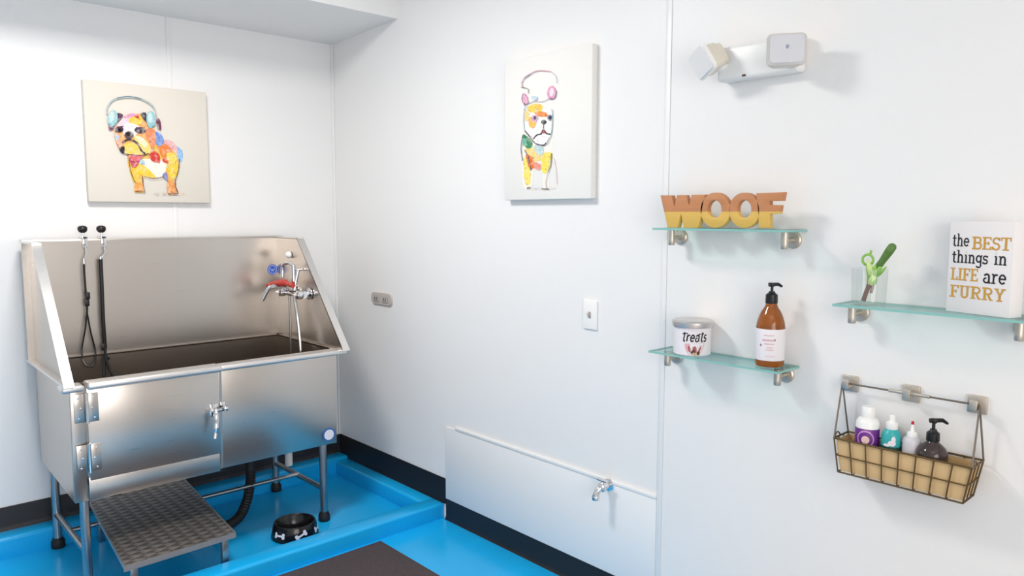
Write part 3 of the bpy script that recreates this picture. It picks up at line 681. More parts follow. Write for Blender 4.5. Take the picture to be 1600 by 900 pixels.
# --- terrier print on the right wall
XP = -.032
pb = thing('canvas_print', (0, -1.7, 1.8), 'white canvas print of an upright bat-eared dog wearing headphones, on the right wall', 'picture')
bm = B(); box(bm, XP, 0, -1.957, -1.478, 1.533, 2.098, .004); part('canvas', bm, M['canvas2'], pb)
D2 = [
 ((222, 216, 210), [(90, 832), (270, 832), (270, 845), (100, 846)]),
 ((246, 240, 232), [(80, 480), (150, 500), (250, 490), (262, 620), (240, 740), (235, 835), (200, 835), (190, 720), (140, 715), (125, 830), (75, 830), (65, 700), (62, 580)]),
 ((250, 226, 110), [(75, 640), (110, 680), (120, 740), (115, 810), (80, 790)]),
 ((248, 222, 92), [(195, 620), (255, 610), (250, 690), (215, 740), (192, 720)]),
 ((240, 214, 130), [(100, 570), (190, 590), (195, 650), (140, 660), (95, 610)]),
 ((236, 120, 52), [(90, 615), (130, 640), (150, 690), (120, 715), (100, 670)]),
 ((232, 150, 130), [(135, 670), (180, 680), (185, 715), (150, 710)]),
 ((62, 138, 98), [(75, 490), (125, 530), (130, 570), (100, 580), (70, 540)]),
 ((120, 190, 160), [(70, 520), (90, 520), (95, 560), (72, 560)]),
 ((190, 214, 214), [(150, 560), (200, 570), (195, 620), (150, 600)]),
 ((250, 246, 240), [(85, 370), (120, 310), (190, 300), (250, 330), (265, 400), (255, 480), (215, 550), (150, 550), (110, 490), (82, 450)]),
 ((248, 206, 90), [(100, 320), (150, 295), (200, 310), (180, 350), (120, 350)]),
 ((240, 140, 70), [(150, 350), (200, 345), (230, 360), (225, 378), (170, 375)]),
 ((246, 190, 100), [(110, 380), (160, 400), (145, 450), (115, 440)]),
 ((244, 214, 140), [(88, 340), (110, 350), (105, 400), (86, 400)]),
 ((250, 244, 246), [(150, 505), (190, 495), (235, 505), (215, 550), (170, 550)]),
 ((232, 170, 196), [(75, 230), (95, 240), (108, 290), (88, 300), (70, 280)]),
 ((228, 160, 190), [(235, 200), (262, 180), (285, 210), (280, 255), (245, 265), (230, 240)]),
 ((250, 222, 234), ell(258, 222, 13, 28, 8)),
 ((196, 214, 232), [(130, 250), (160, 248), (165, 268), (140, 275)]),
 ((210, 160, 200), ell(150, 388, 22, 20)), ((70, 62, 92), ell(153, 388, 10, 12)),
 ((120, 132, 150), ell(248, 384, 17, 18)), ((60, 62, 80), ell(250, 384, 9, 11)),
 ((52, 72, 84), ell(208, 412, 17, 14)), ((84, 92, 104), [(206, 425), (206, 455)], 6),
 ((62, 54, 70), [(140, 520), (165, 495), (190, 488), (206, 462), (225, 485), (252, 490)], 8), ((206, 90, 100), ell(207, 478, 9, 7)),
 ((86, 80, 98), [(88, 470), (110, 495), (150, 545), (190, 560), (210, 560), (222, 545)], 7),
 ((120, 120, 140), [(72, 500), (62, 580), (72, 660)], 5), ((110, 110, 126), [(85, 590), (105, 630), (125, 720)], 6), ((120, 118, 130), [(258, 610), (250, 690), (236, 730)], 5),
 ((180, 180, 186), [(236, 730), (222, 790), (225, 835)], 4), ((140, 180, 200), [(262, 330), (262, 400), (255, 490), (228, 560)], 4),
 ((150, 190, 210), [(85, 320), (80, 400), (86, 470)], 5), ((236, 214, 218), [(270, 640), (285, 720), (290, 810)], 5),
 ((212, 170, 196), [(70, 190), (68, 160), (90, 125), (130, 100)], 6), ((150, 140, 160), [(85, 132), (130, 102)], 5),
 ((214, 160, 176), [(130, 98), (180, 84), (255, 90)], 6), ((196, 196, 204), [(255, 90), (285, 120), (292, 165)], 4),
 ((120, 100, 110), [(70, 280), (95, 300), (112, 285)], 5), ((150, 110, 140), [(240, 265), (275, 260), (288, 215)], 4),
 ((190, 178, 190), [(108, 292), (150, 280), (200, 282), (242, 262)], 4), ((170, 126, 156), [(76, 230), (68, 265), (84, 302), (96, 318)], 4), ((90, 84, 80), [(100, 836), (122, 828)], 7), ((100, 96, 90), [(195, 838), (240, 840)], 6), ((120, 110, 80), [(60, 190), (105, 200), (110, 230)], 4),
]
def pl2(u, v, l):
    q = onx(800 + u / 4.09, 90 + v / 4.09, XP); return Vector((XP - l, q.y, q.z))
artwork('painted_dog', D2, pl2, pb)

# ================================================================ RIGHT WALL FIXTURES
# emergency light
em = thing('emergency_light', (0, -2.64, 1.92), 'white twin head emergency light unit high on the right wall', 'emergency light')
bm = B(); box(bm, -.052, 0, -2.760, -2.492, 1.886, 1.990, .012, 4); part('housing', bm, M['whitep'], em)
bm = B(); box(bm, -.0535, -.050, -2.594, -2.582, 1.892, 1.898, .001); part('indicator', bm, M['inkbrown'], em)
def lamp_head(c, aim, rx, rz, depth, mlens, roll=0.0):
    aim = Vector(aim).normalized(); up = Vector((0, 0, 1)); side = aim.cross(up).normalized(); up = side.cross(aim)
    Rm = Matrix((side, aim, up)).transposed() @ Matrix.Rotation(roll, 3, 'Y'); c = Vector(c)
    def plate(bm, hw, hh, rr_, y0, y1):
        pts = [Vector((sx * (hw - rr_) + rr_ * math.cos(math.radians(a)), y0, sz * (hh - rr_) + rr_ * math.sin(math.radians(a)))) for sx, sz, a0_ in ((1, 1, 0), (-1, 1, 90), (-1, -1, 180), (1, -1, 270)) for a in range(a0_, a0_ + 91, 15)]
        prism(bm, [c + Rm @ p for p in pts], Rm @ Vector((0, y1 - y0, 0)))
    bm = B(); plate(bm, rx * .86, rz * .86, .018, -depth, -depth * .4); plate(bm, rx * .95, rz * .95, .016, -depth * .4, depth * .5)
    h = part('lamp_head', bm, M['beigep'], em)
    bm = B(); plate(bm, rx * 1.06, rz * 1.06, .015, depth * .5, depth * .66); plate(bm, rx * 1.03, rz * 1.03, .014, depth * .66, depth * .72)
    part('bezel', bm, M['bezel'] if mlens else M['whitep'], h)
    bm = B(); plate(bm, rx * .95, rz * .95, .012, depth * .6, depth * .78); plate(bm, rx * .90, rz * .90, .011, depth * .78, depth * .84)
    part('lens', bm, M['lens_grey'] if mlens else M['lens'], h)
    if mlens:
        bm = B(); p = c + Rm @ Vector((0, depth * .83, .006)); ball(bm, p, .006, sx=.5); part('bulb', bm, M['bulb'], h)
lamp_head((-.105, -2.748, 1.932), (-.93, -.62, .05), .050, .042, .042, True)
lamp_head((-.095, -2.490, 1.948), (-.86, .22, -.30), .042, .042, .042, False, math.radians(24))
for y, zz in ((-2.740, 1.935), (-2.505, 1.94)):
    bm = B(); lathe(bm, (-.045, y, zz), [(.026, 0), (.024, .014), (.016, .022)], 18, (-1, 0, 0)); part('swivel', bm, M['whitep'], em)

# outlet and switch
ol = thing('wall_outlet', (0, -.476, 1.03), 'taupe horizontal outlet plate on the white wall right of the tub', 'outlet')
def pill(y, zz, hw, hh, rr_): return [(y + sx * (hw - rr_) + rr_ * math.cos(math.radians(a)), zz + sz * (hh - rr_) + rr_ * math.sin(math.radians(a))) for sx, sz, a0_ in ((1, 1, 0), (-1, 1, 90), (-1, -1, 180), (1, -1, 270)) for a in range(a0_, a0_ + 91, 15)]
bm = B(); prism(bm, [(0, a, b) for a, b in pill(-.478, 1.030, .098, .032, .026)], (-.008, 0, 0)); prism(bm, [(-.008, a, b) for a, b in pill(-.478, 1.030, .094, .028, .023)], (-.003, 0, 0)); part('plate', bm, M['socket'], ol, ang=20)
for k in (-1, 1):
    bm = B(); box(bm, -.0155, -.011, -.478 + k * .042 - .026, -.478 + k * .042 + .026, 1.013, 1.047, .003); rc = part('receptacle', bm, M['greyp'], ol)
    bm = B()
    for dy in (-.009, .009): box(bm, -.0163, -.0150, -.478 + k * .042 + dy - .002, -.478 + k * .042 + dy + .002, 1.024, 1.038)
    part('slot', bm, M['dark'], rc)
sw = thing('light_switch', (0, -1.936, 1.09), 'white toggle light switch on the right wall below the tall dog canvas', 'switch')
bm = B(); box(bm, -.008, 0, -1.972, -1.902, 1.036, 1.148, .003, 3); part('plate', bm, M['whitep'], sw)
bm = B(); box(bm, -.0095, -.0075, -1.9435, -1.9305, 1.080, 1.104, .0005); part('toggle_recess', bm, M['greyp'], sw)
bm = B(); box(bm, -.018, -.008, -1.941, -1.933, 1.086, 1.100, .002); part('toggle', bm, M['greyp'], sw)

# hose bib
hb = thing('hose_tap', (0, -2.045, .445), 'small chrome hose tap low on the white wall panel', 'tap')
y0h, z0h = -2.045, .452
bm = B(); lathe(bm, (-.006, y0h, z0h), [(.024, 0), (.024, .005), (.016, .010)], 20, (-1, 0, 0)); tube(bm, [(-.008, y0h, z0h), (-.045, y0h, z0h)], .013, 14); lathe(bm, (-.045, y0h, z0h - .014), [(.014, 0), (.017, .010), (.016, .024), (.009, .032)], 16); part('valve_body', bm, M['chrome'], hb)
bm = B(); tube(bm, [(-.046, y0h, z0h), (-.060, y0h + .006, z0h - .008), (-.068, y0h + .010, z0h - .024), (-.070, y0h + .011, z0h - .036)], .0125, 14, True); lathe(bm, (-.070, y0h + .011, z0h - .046), [(.0135, 0), (.015, .012), (.013, .016)], 16); part('spout', bm, M['chrome'], hb)
bm = B(); tube(bm, [(-.045, y0h, z0h + .016), (-.045, y0h, z0h + .028)], .005, 10); box(bm, -.052, -.038, y0h - .024, y0h + .024, z0h + .022, z0h + .030, .003); part('handle', bm, M['chrome'], hb)

# ================================================================ GLASS SHELVES
def shelf(y0, y1, zt, label, dp=.130):
    s = thing('glass_shelf', (0, (y0 + y1) / 2, zt), label, 'shelf', 'glass wall shelves')
    bm = B(); th = .0065
    t = bmesh.new(); bmesh.ops.create_cube(t, size=1)
    for v in t.verts: v.co = Vector((-.003 - dp / 2 + v.co.x * dp, (y0 + y1) / 2 + v.co.y * (y1 - y0), zt - th / 2 + v.co.z * th))
    t.faces.ensure_lookup_table(); t.normal_update()
    for f in t.faces: f.material_index = 0 if abs(f.normal.z) > .5 else 1
    merge(bm, t); part('glass_pane', bm, [M['glass_top'], M['glass_edge']], s, ang=None)
    for y in (y0 + .042, y1 - .022):
        zc = zt - .032
        bm = B(); lathe(bm, (0, y, zc), [(.026, 0), (.026, .006), (.022, .010), (.010, .011)], 28, (-1, 0, 0)); tube(bm, [(-.008, y, zc), (-.055, y, zc)], .0075, 14)
        b = part('bracket', bm, M['nickel'], s)
        bm = B(); lathe(bm, (-.055, y, zc - .026), [(.0095, 0), (.011, .002), (.011, .016), (.011, .0495)], 18); part('clamp_post', bm, M['nickel'], b)
S1 = 1.430; S2 = 1.020; S3 = 1.232
shelf(-2.783, -2.318, S1, 'clear glass shelf carrying the wooden word sign, highest of three shelves')
shelf(-2.776, -2.312, S2, 'clear glass shelf carrying the treats tin and amber pump bottle')
shelf(-3.385, -2.925, S3, 'clear glass shelf carrying the square quote sign and green sprig, at the right edge')

# --- WOOF sign
FX = -.098; TH = .018
wf = thing('word_sign', (FX, -2.53, S1), 'two tone brown and yellow wooden letter sign reading WOOF on the upper glass shelf', 'sign')
def wz(u, v): return onx(1000 + u / 5.517, 280 + v / 5.517, FX)
zlow = min(wz(u, 412).z for u in (240, 650, 900, 1100))
def letter(outer, hole=None):
    cu = bpy.data.curves.new('letter_outline', 'CURVE'); cu.dimensions = '2D'; cu.fill_mode = 'BOTH'; cu.extrude = TH / 2; cu.bevel_depth = .0015; cu.bevel_resolution = 1; cu.offset = -.0012
    for loop in ([outer, hole] if hole else [outer]):
        sp = cu.splines.new('POLY'); sp.points.add(len(loop) - 1); sp.use_cyclic_u = True
        for p, (u, v) in zip(sp.points, loop):
            q = wz(u, v); p.co = (-q.y, max(q.z, S1 + .0012), 0, 1)
    o = bpy.data.objects.new('tmp_letter', cu); C.objects.link(o)
    dg = bpy.context.evaluated_depsgraph_get(); me = bpy.data.meshes.new_from_object(o.evaluated_get(dg))
    bpy.data.objects.remove(o)
    bm = B(); bm.from_mesh(me)
    for v in bm.verts: v.co = Vector((FX + TH / 2 - v.co.z, -v.co.x, v.co.y))
    bmesh.ops.remove_doubles(bm, verts=bm.verts[:], dist=1e-5)
    zs = wz(700, 280).z
    bmesh.ops.bisect_plane(bm, geom=bm.verts[:] + bm.edges[:] + bm.faces[:], plane_co=(0, 0, zs), plane_no=(0, 0, 1))
    for f in bm.faces: f.material_index = 0 if f.calc_center_median().z > zs else 1
    return part('letter', bm, [M['wood_top'], M['wood_low']], wf, ang=30)
letter([(178, 140), (272, 140), (296, 235), (320, 138), (398, 138), (422, 225), (446, 136), (562, 134), (532, 300), (500, 420), (378, 420), (354, 295), (324, 420), (240, 420)])
letter(ell(650, 268, 128, 152, 0, 40), ell(644, 257, 60, 76, 0, 28))
letter(ell(900, 268, 132, 152, 0, 40), ell(900, 257, 61, 77, 0, 28))
letter([(1002, 122), (1242, 112), (1228, 186), (1118, 188), (1118, 222), (1212, 224), (1202, 297), (1118, 300), (1118, 420), (1026, 420), (1020, 300)])

# --- treats tin
tc_ = Vector((-.066, -2.438, S2))
tin = thing('treats_tin', tc_, 'white round tin with silver lid and black treats lettering on the glass shelf', 'tin')
RT, HT = .060, .092
bm = B(); lathe(bm, tc_, [(RT - .003, 0), (RT, .003), (RT, HT), (RT - .003, HT)], 48); part('can', bm, M['label'], tin)
bm = B(); lathe(bm, tc_, [(RT + .001, HT - .002), (RT + .006, HT), (RT + .007, HT + .006), (RT + .007, HT + .016), (RT + .003, HT + .020), (RT - .006, HT + .018), (.001, HT + .018)], 48); part('lid', bm, M['tin'], tin)
ac = math.atan2(CAM.y - tc_.y, CAM.x - tc_.x)
def tinpt(u, v, off=.0006): a = ac + u / RT + .10; return tc_ + Vector(((RT + off) * math.cos(a), (RT + off) * math.sin(a), v))
bm = B(); flat(bm, word_polys('treats', -.040, .042, .047, .034, serif=False, slant=.15, weight=1.25), tinpt); 
for xx in (-.034, .018): flat(bm, stroke_polys([(xx - .004, .072), (xx + .014, .074)], .004), tinpt)
part('lettering', bm, M['ink'], tin, ang=None, fix=False)
bm = B()
def wedge(pts, mi, off): flat(bm, [smooth_poly(pts)], lambda u, v: tinpt(u, v, off), mi)
wedge([(-.030, .038), (-.014, .042), (.012, .044), (.034, .042), (.028, .024), (.020, .010), (.0, .006), (-.020, .010)], 0, .0005)
wedge([(-.020, .030), (-.014, .034), (-.010, .016), (-.015, .014)], 1, .0008)
wedge([(-.004, .030), (.006, .032), (.008, .014), (-.002, .014)], 1, .0008)
wedge([(.016, .026), (.024, .036), (.018, .014), (.012, .012)], 1, .0008)
wedge([(-.010, .014), (.0, .024), (.004, .012), (-.006, .008)], 2, .0011); wedge([(.010, .016), (.018, .016), (.016, .005), (.008, .006)], 2, .0011)
wedge([(-.004, .012), (.008, .012), (.010, .004), (-.002, .004)], 3, .0014)
part('printed_motif', bm, [M['inkpink'], M['inkrose'], M['inkbrown'], M['inktan']], tin, ang=None, fix=False)

# --- pump bottles
def pump(parent, base, h0, rcap, hc, stem, nl, mtl, aim, drop=0.0):
    b0 = base + Vector((0, 0, h0)); a = Vector(aim).normalized()
    bm = B(); lathe(bm, b0, [(rcap, 0), (rcap * 1.04, .003), (rcap, hc), (rcap * .55, hc + .006), (rcap * .5, hc + .010)], 20); c = part('pump_collar', bm, mtl, parent)
    bm = B(); top = b0 + Vector((0, 0, hc + stem)); tube(bm, [b0 + Vector((0, 0, hc)), top], .0042, 10)
    lathe(bm, top - Vector((0, 0, .004)), [(.007, 0), (.009, .004), (.008, .010), (.004, .012)], 14)
    tube(bm, [top + Vector((0, 0, .002)) - a * .010, top + Vector((0, 0, .003)) + a * nl * .6, top + Vector((0, 0, -.002 - drop)) + a * nl], [.0065, .0055, .0035], 10); part('pump_head', bm, mtl, parent)
bb = Vector((-.068, -2.713, S2))
am = thing('pump_bottle', bb, 'amber pump bottle with white label and black pump on the glass shelf', 'bottle')
RA = .0420
bm = B(); lathe(bm, bb, [(.030, 0), (RA - .002, .003), (RA, .010), (RA, .118), (RA - .002, .132), (RA - .007, .150), (RA - .014, .166), (.020, .178), (.017, .186), (.016, .192)], 40); part('bottle_body', bm, M['amber'], am)
bm = B(); lathe(bm, bb, [(RA + .0006, .022), (RA + .0008, .023), (RA + .0008, .115), (RA + .0006, .116)], 48, cap=False); lb = part('label', bm, M['label'], am); lb['label'] = 'white paper label'
ab = math.atan2(CAM.y - bb.y, CAM.x - bb.x)
def ampt(u, v): a = ab + u / RA; return bb + Vector(((RA + .0014) * math.cos(a), (RA + .0014) * math.sin(a), v))
bm = B(); rr = random.Random(2)
for v, u0, u1, hh in ((.098, -.018, .012, .003), (.084, -.022, .010, .006), (.073, -.016, .012, .004), (.062, -.010, .010, .003), (.055, -.012, .010, .003), (.036, -.012, .014, .002)):
    u = u0
    while u < u1:
        ln = rr.uniform(.0015, .004); flat(bm, stroke_polys([(u, v), (min(u + ln, u1), v)], hh), ampt); u += ln + .0012
part('label_print', bm, M['inkpink'], am, ang=None, fix=False)
for e_ in (ell(.013, .085, .0022, .004, 0, 10), ell(-.027, .068, .0028, .004, 0, 10)):
    bm = B(); flat(bm, [e_], ampt); part('label_mark', bm, M['inkgrey'], lb, ang=None, fix=False)
pump(am, bb, .190, .0175, .026, .028, .030, M['blackp'], MR[0], .002)

# --- sprig in a tumbler
gb = Vector((-.070, -2.995, S3))
def G(px, py, x=-.070): return onx(px, py, x)
tb = thing('glass_tumbler', gb, 'clear glass tumbler holding a green sprig on the glass shelf', 'glass')
bm = B(); lathe(bm, gb, [(.001, 0.001), (.040, .001), (.042, .003), (.045, .098)], 40, cap=False); part('glass', bm, M['tumbler'], tb)
gs = thing('green_sprig', gb + Vector((0, 0, .010)), 'green sprig with dark club shaped top and pale curled leaf standing in the tumbler', 'plant')
bm = B(); tube(bm, [G(1349, 470), G(1354, 455), G(1359, 443), G(1363, 430)], [.006, .006, .007, .006], 10, True); tube(bm, [G(1361, 458), G(1364, 445), G(1364, 432)], .004, 8, True); tube(bm, [G(1352, 462), G(1357, 448), G(1356, 438)], .0035, 8, True)
part('stem', bm, M['twig'], gs)
p0, p1 = G(1378, 409), G(1396, 383)
ax = (p1 - p0).normalized(); L = (p1 - p0).length
bm = B(); lathe(bm, p0 - ax * .006, [(.002, 0), (.0085, .004), (.0098, L * .4), (.0112, L * .75), (.0108, L + .002), (.007, L + .008), (.002, L + .010)], 20, ax)
tube(bm, [G(1362, 432), G(1370, 420), p0], [.006, .007, .009], 10, True); part('club_leaf', bm, M['leafd'], gs)['label'] = 'dark green club shaped leaf'
bm = B(); tube(bm, [G(1356 + 8.5 * math.cos(a), 406 + 8.5 * math.sin(a)) for a in [2 * PI * k / 14 for k in range(14)]], .0035, 8, closed=True); tube(bm, [G(1352, 398), G(1360, 396), G(1361, 391)], .003, 8, True)
part('curled_leaf', bm, M['leafl'], gs)
def leaf(bm, a, b, wd, th=.35):
    """one pointed leaf blade from pixel a to pixel b on the sprig's plane"""
    p, q = G(*a), G(*b); d_ = (q - p); n_ = Vector((-1, -.6, .1)).normalized(); s_ = d_.cross(n_).normalized(); rows = []
    for k in range(9):
        t_ = k / 8; w_ = wd * math.sin(PI * (.08 + .92 * t_) ** .8) * (1 if t_ < 1 else .05) + .0004
        c_ = p + d_ * t_ + n_ * (math.sin(PI * t_) * d_.length * .22)
        rows.append([bm.verts.new(c_ + s_ * w_ * math.cos(a_) + n_ * w_ * th * math.sin(a_)) for a_ in [2 * PI * m / 8 for m in range(8)]])
    for A, B_ in zip(rows, rows[1:]):
        for m in range(8): bm.faces.new((A[m], A[(m + 1) % 8], B_[(m + 1) % 8], B_[m]))
    bm.faces.new(rows[0][::-1]); bm.faces.new(rows[-1])
bm = B(); leaf(bm, (1362, 436), (1354, 402), .0075); leaf(bm, (1359, 448), (1366, 424), .009); part('pale_leaf', bm, M['leafp'], gs)
for a, b, wd in (((1360, 436), (1354, 411), .0075), ((1362, 430), (1370, 411), .0085), ((1361, 438), (1358, 418), .0085), ((1364, 434), (1386, 416), .0055), ((1363, 436), (1378, 412), .0065), ((1361, 446), (1355, 430), .007), ((1362, 447), (1369, 430), .007)):
    bm = B(); leaf(bm, a, b, wd); part('leaf', bm, M['leafl'], gs)

# --- quote sign
tha = math.radians(18); RC = Vector((-.115, -3.334, S3)); dirL = Vector((math.sin(tha), math.cos(tha), 0)); WS, HS, DS = .158, .226, .046
nin = Vector((math.cos(tha), -math.sin(tha), 0))     # away from the viewer, into the box
qs = thing('quote_sign', RC + dirL * WS / 2, 'white box sign with black and gold quote lettering on the right glass shelf', 'sign')
bm = B(); RmS = Matrix((nin, dirL, Vector((0, 0, 1)))).transposed()
box(bm, RC.x, RC.x + DS, RC.y, RC.y + WS, S3 + .0005, S3 + HS, .0015, 2, RmS, RC.copy()); part('board', bm, M['sign'], qs)
def qp(u, v): return RC + dirL * (WS * (1 - u)) + Vector((0, 0, HS * v)) - nin * .0005
for txt, u0, u1, v, dst in (('the', .05, .33, .725, 'ink'), ('things', .055, .64, .545, 'ink'), ('in', .72, .92, .545, 'ink'), ('are', .57, .93, .345, 'ink'), ('BEST', .37, .965, .70, 'gold'), ('LIFE', .055, .50, .355, 'gold'), ('FURRY', .055, .93, .165, 'gold')):
    bm = B(); flat(bm, word_polys(txt, u0, u1, v, .135 if txt != 'are' else .15), qp)
    part('printed_word', bm, M[dst], qs, ang=None, fix=False)['label'] = ('black' if dst == 'ink' else 'gold') + ' printed word ' + txt

# ================================================================ HANGING WIRE BASKET
# hooks
HK = [(-2.930, .993), (-3.093, .993), (-3.251, .993)]
for k, (y, zz) in enumerate(HK):
    h = thing('wall_hook', (0, y, zz), ('square brushed metal wall hook at the left end of the basket rail', 'square brushed metal wall hook at the middle of the basket rail', 'square brushed metal wall hook at the right end of the basket rail')[k], 'hook', 'square hooks carrying the basket')
    bm = B(); box(bm, -.008, 0, y - .023, y + .023, zz - .023, zz + .023, .003); part('plate', bm, M['nickel'], h)
    bm = B(); box(bm, -.040, -.006, y - .009, y + .009, zz - .009, zz + .003, .002); box(bm, -.042, -.034, y - .009, y + .009, zz - .009, zz + .016, .002); part('peg', bm, M['nickel'], h)
bk = thing('wire_basket', (-.07, -3.11, .765), 'hanging bronze wire basket lined with kraft paper below the right shelf', 'basket')
yl, yr = -2.934, -3.275; zt, zb = .855, .760; xf, xb = -.105, -.015
def rimp(x, y, top):     # sides taper in towards the bottom
    k = 0 if top else 1
    return Vector((x + (.006 * k if x < -.07 else -.003 * k), y + (-.012 * k if y > -3.1 else .017 * k), zt if top else zb))
ct = [rimp(xb, yl, 1), rimp(xf, yl, 1), rimp(xf, yr, 1), rimp(xb, yr, 1)]; cbm = [rimp(xb, yl, 0), rimp(xf, yl, 0), rimp(xf, yr, 0), rimp(xb, yr, 0)]
bm = B()
for i in range(4): tube(bm, [ct[i], ct[(i + 1) % 4]], .0028, 8); tube(bm, [cbm[i], cbm[(i + 1) % 4]], .0026, 8); tube(bm, [ct[i], cbm[i]], .0022, 8)
mid = [(a + b) / 2 for a, b in zip(ct, cbm)]
for i in range(4): tube(bm, [mid[i], mid[(i + 1) % 4]], .0018, 8)
for i, n_ in ((1, 8), (3, 8), (0, 3), (2, 3)):
    for k in range(1, n_):
        q = k / n_; tube(bm, [ct[i].lerp(ct[(i + 1) % 4], q), cbm[i].lerp(cbm[(i + 1) % 4], q)], .0018, 8)
for k in range(1, 8): q = k / 8; tube(bm, [cbm[1].lerp(cbm[2], q), cbm[0].lerp(cbm[3], q)], .0016, 6)
part('wire_frame', bm, M['wire'], bk)
# liner: folded paper box just inside the wire
bm = B(); ins = .0045
cen = Vector(((xf + xb) / 2, (yl + yr) / 2, 0))
def inn(p, dz=0, e=ins): 
    q = p.copy(); q.x += e if q.x < cen.x else -e; q.y += e if q.y < cen.y else -e; q.z += dz; return q
T = [inn(p, -.004) for p in ct]; Bt = [inn(p, .004) for p in cbm]; T2 = [inn(p, -.004, ins + .0015) for p in ct]; B2 = [inn(p.lerp(q_, .26), 0, ins + .0015) for p, q_ in zip(ct, cbm)]
for p in B2: p.z = .831
vT, vB, vT2, vB2 = ([bm.verts.new(p) for p in Lx] for Lx in (T, Bt, T2, B2))
for i in range(4):
    j = (i + 1) % 4
    bm.faces.new((vT[i], vT[j], vB[j], vB[i])); bm.faces.new((vT2[i], vB2[i], vB2[j], vT2[j])); bm.faces.new((vT[i], vT2[i], vT2[j], vT[j]))
bm.faces.new(vB); bm.faces.new(vB2[::-1])
part('paper_liner', bm, M['kraft'], bk, ang=None)
# bail: side wires up to a rod resting on the three hooks
bm = B(); hx, hz = -.030, .9975
tube(bm, [(hx, HK[0][0] + .012, hz), (hx, -3.03, hz), (hx, -3.15, hz), (hx, HK[2][0] - .012, hz)], .0026, 8)
for i, y in ((0, HK[0][0] + .012), (2, HK[2][0] - .012)):
    a_, b_ = (ct[0], ct[1]) if i == 0 else (ct[3], ct[2])
    for p in (a_, b_): tube(bm, [p, p.lerp(Vector((hx, y, hz)), .5), (hx, y, hz)], .0024, 8)
    tube(bm, [b_ + Vector((0, 0, .0)), b_ + Vector((.02, 0, .014)), b_ + Vector((.04, 0, .002))], .002, 8, True)
part('hanger_wire', bm, M['wire2'], bk)
bm = B(); tube(bm, [(hx, -3.045, hz), (hx, -3.148, hz)], .0048, 12); part('hanger_grip', bm, M['nickel'], bk)

# bottles in the basket
LZ = .8315
def wrap(c, R_, a0, off=.001):
    return lambda u, v: c + Vector(((R_ + off) * math.cos(a0 + u / R_), (R_ + off) * math.sin(a0 + u / R_), v))
# purple-labelled bottle
c = Vector((-.060, -3.005, LZ)); a0 = math.atan2(CAM.y - c.y, CAM.x - c.x)
pb_ = thing('shampoo_bottle', c, 'white bottle with round purple label and white cap, leftmost in the wire basket', 'bottle')
RP = .0300
bm = B(); lathe(bm, c, [(RP - .004, 0), (RP, .004), (RP, .074), (RP - .003, .082), (.022, .087), (.017, .089)], 36); part('bottle_body', bm, M['whitep'], pb_)
bm = B(); lathe(bm, c, [(RP + .0006, .003), (RP + .0008, .004), (RP + .0008, .060), (RP + .0006, .061)], 36, cap=False); lb = part('label', bm, M['purple'], pb_); lb['label'] = 'purple label'
f_ = wrap(c, RP, a0, .0014)
bm = B(); flat(bm, stroke_polys(arc(-.004, .034, .020, .021, 0, 360, 24), .0035), f_); flat(bm, stroke_polys([(-.016, .054), (-.004, .057), (.008, .054)], .003), f_); part('label_ring', bm, M['lilac'], lb, ang=None, fix=False)
bm = B(); flat(bm, [[(-.004 + .010 * math.cos(a), .032 + .011 * math.sin(a)), (-.004 + .010 * math.cos(b), .032 + .011 * math.sin(b)), (-.004, .032)] for a, b in [(2 * PI * k / 14, 2 * PI * (k + 1) / 14) for k in range(14)]], f_); part('label_motif', bm, M['cream'], lb, ang=None, fix=False)
bm = B(); flat(bm, stroke_polys([(-.020 + .004 * k, .011 - .0015 * math.sin(k * .4)) for k in range(9)], .006), f_); part('label_banner', bm, M['lilac'], lb, ang=None, fix=False)
bm = B(); lathe(bm, c, [(.016, .088), (.0175, .090), (.0175, .116), (.015, .119), (.001, .119)], 28); part('cap', bm, M['whitep'], pb_)
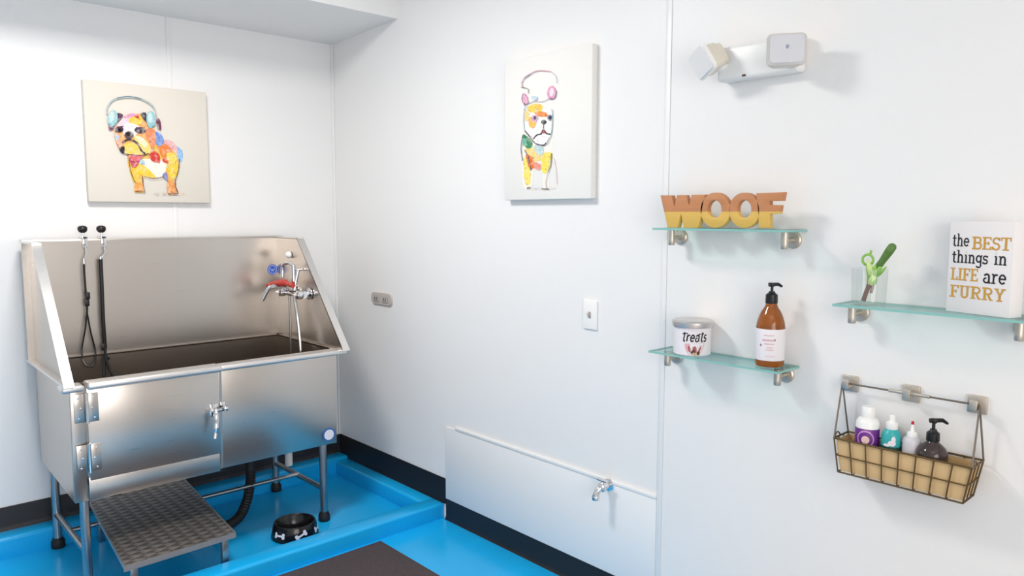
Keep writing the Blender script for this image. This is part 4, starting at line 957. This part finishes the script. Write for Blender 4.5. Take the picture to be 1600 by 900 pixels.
# teal spray
c = Vector((-.060, -3.068, LZ)); a0 = math.atan2(CAM.y - c.y, CAM.x - c.x)
ts = thing('spray_bottle', c, 'small teal spray bottle with white nozzle in the wire basket', 'bottle')
RB = .0245
bm = B(); lathe(bm, c, [(RB - .003, 0), (RB, .004), (RB + .0005, .030), (RB, .050), (RB - .004, .062), (RB - .010, .069), (.013, .071)], 36); part('bottle_body', bm, M['teal'], ts)
bm = B(); lathe(bm, c, [(RB + .0008, .003), (RB + .0010, .004), (RB + .0012, .024), (RB + .0009, .025)], 36, cap=False); part('dark_band', bm, M['deepgreen'], ts)
f_ = wrap(c, RB, a0, .0026)
bm = B()
for cx_, cy_, rx_, ry_ in ((.002, .036, .009, .008), (.005, .046, .005, .009), (-.010, .030, .008, .004)):
    flat(bm, [[(cx_ + rx_ * math.cos(a), cy_ + ry_ * math.sin(a)), (cx_ + rx_ * math.cos(b), cy_ + ry_ * math.sin(b)), (cx_, cy_)] for a, b in [(2 * PI * k / 12, 2 * PI * (k + 1) / 12) for k in range(12)]], f_, 0)
part('label_print', bm, M['bone'], ts, ang=None, fix=False)
bm = B(); lathe(bm, c, [(.0135, .069), (.0150, .071), (.0150, .086), (.010, .089), (.0075, .092), (.0075, .104), (.006, .108), (.001, .108)], 24); tube(bm, [c + Vector((0, 0, .101)), c + Vector((-.012, -.004, .101))], .0042, 10); part('spray_nozzle', bm, M['whitep'], ts)
# milky bottle with red tip
c = Vector((-.058, -3.119, LZ))
mk = thing('squeeze_bottle', c, 'milky white squeeze bottle with tiny red tip in the wire basket', 'bottle')
bm = B(); lathe(bm, c, [(.019, 0), (.0220, .003), (.0220, .044), (.020, .054), (.013, .060), (.011, .062)], 32); part('bottle_body', bm, M['milky'], mk)
bm = B(); lathe(bm, c, [(.0125, .060), (.0130, .062), (.0125, .070), (.006, .073), (.0028, .090), (.0025, .094)], 20); part('nozzle', bm, M['whitep'], mk)
bm = B(); lathe(bm, c, [(.0032, .092), (.0038, .094), (.0034, .099), (.001, .101)], 14); part('nozzle_tip', bm, M['reddot'], mk)
# squat black pump bottle
c = Vector((-.060, -3.170, LZ))
bp_ = thing('pump_bottle', c, 'squat dark smoky glass pump bottle, rightmost in the wire basket', 'bottle')
bm = B(); lathe(bm, c, [(.028, 0), (.0345, .003), (.0365, .012), (.0375, .022), (.0360, .032), (.030, .043), (.021, .052), (.0150, .057), (.0135, .062)], 40); part('bottle_body', bm, M['smoke'], bp_)
pump(bp_, c, .060, .0155, .021, .030, .036, M['blackp'], MR[0], .004)
